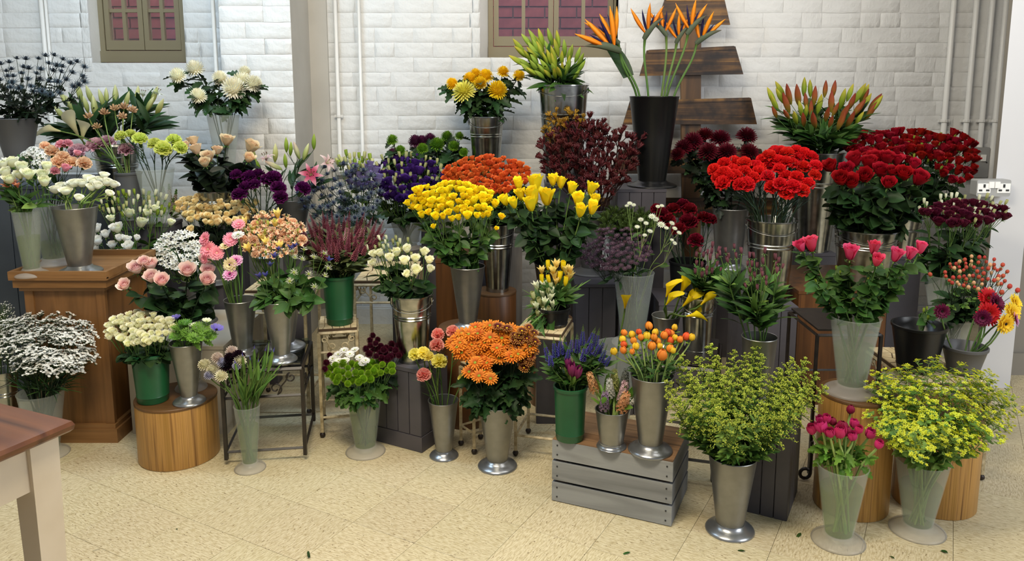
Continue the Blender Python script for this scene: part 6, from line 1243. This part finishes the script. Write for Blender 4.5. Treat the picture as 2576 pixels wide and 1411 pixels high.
bunch('hyacinth', 'b47', [(1490, 962, 56, 'hya_peach', (-.35, -.15, 1)), (1545, 956, 54, 'hya_green', (0, 0, 1)), (1572, 955, 52, 'hya_dark', (.1, .1, 1)), (1569, 985, 58, 'hya_pink', (.1, -.2, 1)), (1570, 1010, 64, 'hya_peach', (.15, -.5, 1)), (1521, 1008, 54, 'hya_mauve', (0, -.3, 1)), (1608, 1000, 56, 'hya_white', (1, -.3, .3)), (1534, 976, 50, 'hya_white', (-.1, -.1, 1))], '', 'hyacinth', 'hyacinths', [('strap', 'leaf_bright', 3, 74, .0, .15)], ('stem_pale', .004), ordl='hyacinth in the short silver bucket on the crate', low=.1, depth=.06)
bunch('ranunculus', 'b48', H('1570,838,26 1607,836,24,ran_red 1594,858,28 1613,850,26 1633,822,31 1645,850,29 1570,868,28,ran_red 1568,882,28 1590,885,22 1640,872,34 1665,895,43 1670,845,31 1680,838,29,ran_red 1688,840,29 1687,858,29,ran_red 1710,855,26 1725,848,31,ran_red 1685,878,31 1655,860,26', 'ran_orange')+H('1590,843,28 1567,855,28 1627,848,33 1648,838,28 1600,872,29 1545,885,29 1697,825,24 1698,850,24 1740,850,28 1693,882,24 1660,872,24', 'ran_yel'), 'orange or yellow ranunculus stem in the silver cone on the crate', 'ranunculus', 'orange ranunculus', [('small', 'leaf_mid', 4, 24, .0, .4), ('small', 'leaf_bright', 1, 24, .8, 1)], ('stem_pale', .0026), 'single', 1, .3, sz=0.68)
# ---- floor row
bunch('goldenrod', 'b49', ell(1860, 1012, 165, 80, 34, 150, 'solid', .15, .2)+H('1865,945,120 1995,965,110 1725,965,110 2010,1000,110', 'solid'), 'goldenrod stem with green yellow plumes in the large silver bucket', 'goldenrod', 'goldenrod', [('lance', 'leaf_light', 14, 36, .0, 1), ('lance', 'leaf_mid', 9, 40, .0, .8)], ('stem_green', .0024), 'single', 1, .0, low=.12)
bunch('ranunculus', 'b50', H('2043,1083,34 2066,1076,42 2062,1057,26 2080,1056,30 2088,1091,34 2112,1090,42 2148,1068,30 2160,1083,28 2145,1100,32 2188,1093,34 2210,1120,30', 'ran_pinkopen')+H('2118,1075,38 2140,1032,28 2130,1086,32 2095,1062,26', 'ran_dark'), '', 'ranunculus', 'pink ranunculus', [('lobed', 'leaf_bright', 6, 32, .0, .55)], ('stem_pale', .0042), ordl='deep pink ranunculus in the frosted floor bucket', face=.35, sz=0.82)
bunch('bupleurum', 'b51', ell(2365, 1035, 160, 92, 36, 130, 'bup', .15, .22)+H('2530,1010,90 2225,960,90', 'bup'), 'yellow green bupleurum stem in the frosted floor bucket', 'bupleurum', 'bupleurum', [('ovate', 'leaf_light', 8, 24, .05, .8)], ('stem_pale', .003), 'single', 1, .05, low=.15)
bunch('statice', 'b52', ell(118, 872, 118, 68, 36, 96, 'stat', .15, .3), 'white statice stem in the frosted bucket beside the brown table', 'statice', 'white statice', [('blade', 'leaf_dark', 4, 60, .0, .7), ('blade', 'leaf_mid', 2, 60, .0, .7)], ('stem_dark', .003), 'single', 1, .05, low=.2)
bunch('gypsophila', 'b53', H('6,770,60 14,800,56 4,820,56 -10,790,60', 'gyps'), 'white gypsophila stem at the edge of the frame', 'gypsophila', 'gypsophila', [('blade', 'leaf_dark', 4, 40, .0, .8)], ('stem_green', .002))
bunch('spray_rose', 'b54', ell(352, 828, 88, 40, 58, 24, 'rose_cream'), 'cream spray rose stem in the green bucket on the low oak drum', 'rose', 'cream spray roses', RL(10, 32, 'leaf_dark', .0, .9), ('stem_green', .0026), 'spray', 5, .5)
bunch('anemone', 'b55', H('545,828,34,anem_blue 442,800,26,anem_blue 520,808,24,anem_white 486,820,24,anem_white', 'anem_blue')+H('455,825,52 478,838,56 505,825,54 525,845,48 445,845,44 492,850,50 515,835,44 465,812,40', 'ruff'), 'anemone stem with a frilly green ruff in the silver cone bucket', 'anemone', 'anemones', [('lobed', 'leaf_bright', 1, 28, .3, .9)], ('stem_pale', .0028), 'single', 1, .3)
bunch('scabious', 'b56', H('511,910,40 555,939,40 602,900,40 530,925,36', 'scab_cream')+H('583,878,40 545,893,36', 'scab_pink')+H('524,938,32 558,905,34 595,915,30', 'scab_lil')+H('566,912,42 598,890,46 575,895,36', 'scab_dark'), '', 'scabious', 'scabious', None, ('stem_green', .0022), ordl='scabious pincushion over the slim frosted bucket', face=.55, sz=0.88)
bunch('iris', 'b56', [(640, 900, 60, 'irisbud', (.05, 0, 1)), (665, 905, 60, 'irisbud', (.15, 0, 1)), (682, 905, 64, 'irisbud', (.3, 0, 1)), (612, 915, 56, 'irisbud', (-.05, 0, 1)), (650, 930, 56, 'irisbud', (.1, -.1, 1)), (595, 930, 50, 'irisbud', (-.15, 0, 1)), (630, 925, 56, 'irisbud', (0, 0, 1))], '', 'iris', 'iris stems', [('sword', 'leaf_light', 4, 105, .0, .35), ('sword', 'leaf_mid', 1, 110, .0, .4)], ('stem_green', .003), ordl='closed iris bud stem in the slim frosted bucket', low=.5)
bunch('button_flower', 'b58', H('836,901,26 850,890,26 865,880,26 880,889,26 868,905,26 851,906,26 905,898,26 920,905,24 892,878,24 912,912,24 842,912,24', 'btn_white')+ell(880, 935, 62, 28, 26, 21, 'btn_green')+ell(962, 918, 34, 20, 11, 21, 'btn_green'), 'white or green button chrysanthemum stem in the frosted floor bucket', 'chrysanthemum', 'button chrysanthemums', [('lobed', 'leaf_mid', 12, 42, .0, .9)], ('stem_green', .0024), 'spray', 4, .6)
bunch('burgundy_spray', 'b58', H('938,840,18 930,852,18 950,850,18 820,908,20 815,925,18 828,890,18', 'btn_burg')+ell(965, 878, 52, 20, 22, 20, 'btn_burg'), 'small burgundy button flower stem behind the green buttons', 'chrysanthemum', 'burgundy buttons', [('lobed', 'leaf_dark', 8, 36, .1, .9)], ('stem_dark', .0022), 'spray', 5, .5, yoff=.06)
bunch('carnation', 'b59', H('1064,938,44 1101,835,40 1138,828,40 1098,862,44', 'carn_coral')+H('1043,886,40 1064,882,40 1105,902,48 1078,892,34 1166,950,34', 'carn_yel'), '', 'carnation', 'coral and yellow carnations', [('blade', 'leaf_mid', 3, 40, .0, .6)], ('stem_green', .0028), ordl='coral or yellow carnation in the small silver cone', face=.6, sz=0.92)
bunch('daisy', 'b60', ell(1238, 860, 102, 42, 52, 44, 'mum_orange', .12, .5)+H('1180,935,42 1205,945,44 1224,912,44 1195,912,42 1234,952,42 1218,930,44', 'mum_orange'), 'orange daisy chrysanthemum stem in the silver floor bucket', 'chrysanthemum', 'orange daisies', [('lobed', 'leaf_dark', 16, 54, .0, .85)], ('stem_dark', .0028), 'spray', 5, .8)
bunch('daisy', 'b60', ell(1320, 868, 34, 48, 22, 29, 'mum_bronze')+H('1252,820,34 1275,825,34 1318,925,34 1330,905,34', 'mum_bronze'), 'small bronze and yellow daisy stem beside the orange daisies', 'chrysanthemum', 'bronze daisies', [('lobed', 'leaf_dark', 8, 42, .0, .85)], ('stem_dark', .0024), 'spray', 5, .6)
# ---- strelitzia in the tall black bucket
b = B['b29']; C0 = Vector((b['x'], b['y'], b['zr']))
for i, (nx, ny, sgn, L, ang, rx) in enumerate(((1560, 132, -1, 150, -.05, -.8), (1556, 112, -1, 120, .25, -.7), (1622, 100, 1, 112, .9, -.25), (1676, 92, -1, 96, .75, .3), (1730, 88, 1, 110, .8, .6), (1702, 110, 1, 90, 1.0, .45), (1752, 112, 1, 110, .45, .85))):
    Y = b['y']-.03+.02*i; n_ = AT(nx, ny, Y); s = L*MPP(n_); rim = C0+Vector((rx*b['r']*.9, RB.uniform(-.4, .4)*b['r'], -.004)); p0 = Vector((b['x']-rx*b['rb']*.4, b['y'], b['zb']+.006))
    root = empty('strelitzia', p0); c1 = rim+Vector((rx*.03, 0, .1)); c2 = n_-Vector((sgn*.01, 0, .1)); mb = MB(); path = [p0, p0.lerp(rim, .5)]+[bez(rim, c1, c2, n_, t/7) for t in range(8)]
    mb.tube([q-p0 for q in path], [.006]*9+[.0075], 7); ob('stem', mb.mesh('stem', ['stem_green']), root)
    M = Matrix.Translation(n_-p0) @ Matrix.Rotation(PI if sgn < 0 else 0, 4, 'Z') @ Matrix.Rotation(-ang*.75, 4, 'Y') @ Matrix.Rotation(RB.uniform(-.3, .3), 4, 'Z') @ Matrix.Scale(s, 4)
    ob('flower_head', BLOOM['strel'][0][0], root, M)
    if i == 0:
        lm = leaf('strap', 'leaf_dark'); ob('leaf', lm[0], root, Matrix.Translation(bez(rim, c1, c2, n_, .45)-p0) @ Matrix.Rotation(-.35, 4, 'Y') @ Matrix.Rotation(1.25, 4, 'X') @ Matrix.Diagonal((.36, .24, .2, 1)))
    tag(root, ('leftmost' if i == 0 else ORD[i])+' orange strelitzia bird of paradise in the tall black bucket', 'strelitzia', 'strelitzias')
# ---- fallen leaves on the floor
for k, (px, py, s, kind, rot) in enumerate(((778, 1402, 34, 'strap', .4), (1586, 1388, 24, 'small', 1.9), (1875, 1386, 22, 'small', 1.2), (2015, 1340, 26, 'small', 2.4), (2384, 1391, 22, 'ovate', .5), (252, 1380, 26, 'blade', 2.0), (2250, 1405, 18, 'small', .2), (447, 1331, 9, 'small', 1))):
    p = GF(px, py, .004); s *= MPP(p)
    o = ob('fallen_leaf', leaf(kind, 'leaf_dark' if k in (0, 5) else 'leaf_mid')[1], None, Matrix.Translation(p) @ Matrix.Rotation(rot, 4, 'Z') @ Matrix.Scale(s, 4))
    tag(o, ['dark curled leaf scrap on the floor before the daisies', 'green leaf scrap on the floor before the crate', 'green leaf lying before the large silver bucket', 'green leaf beside the frosted ranunculus bucket', 'round green scrap before the bupleurum bucket', 'thin dark leaf blade on the floor near the brown table', 'tiny leaf scrap before the oak drum', 'tiny dark scrap on the floor between table and daisies'][k], 'leaf', 'fallen leaves')
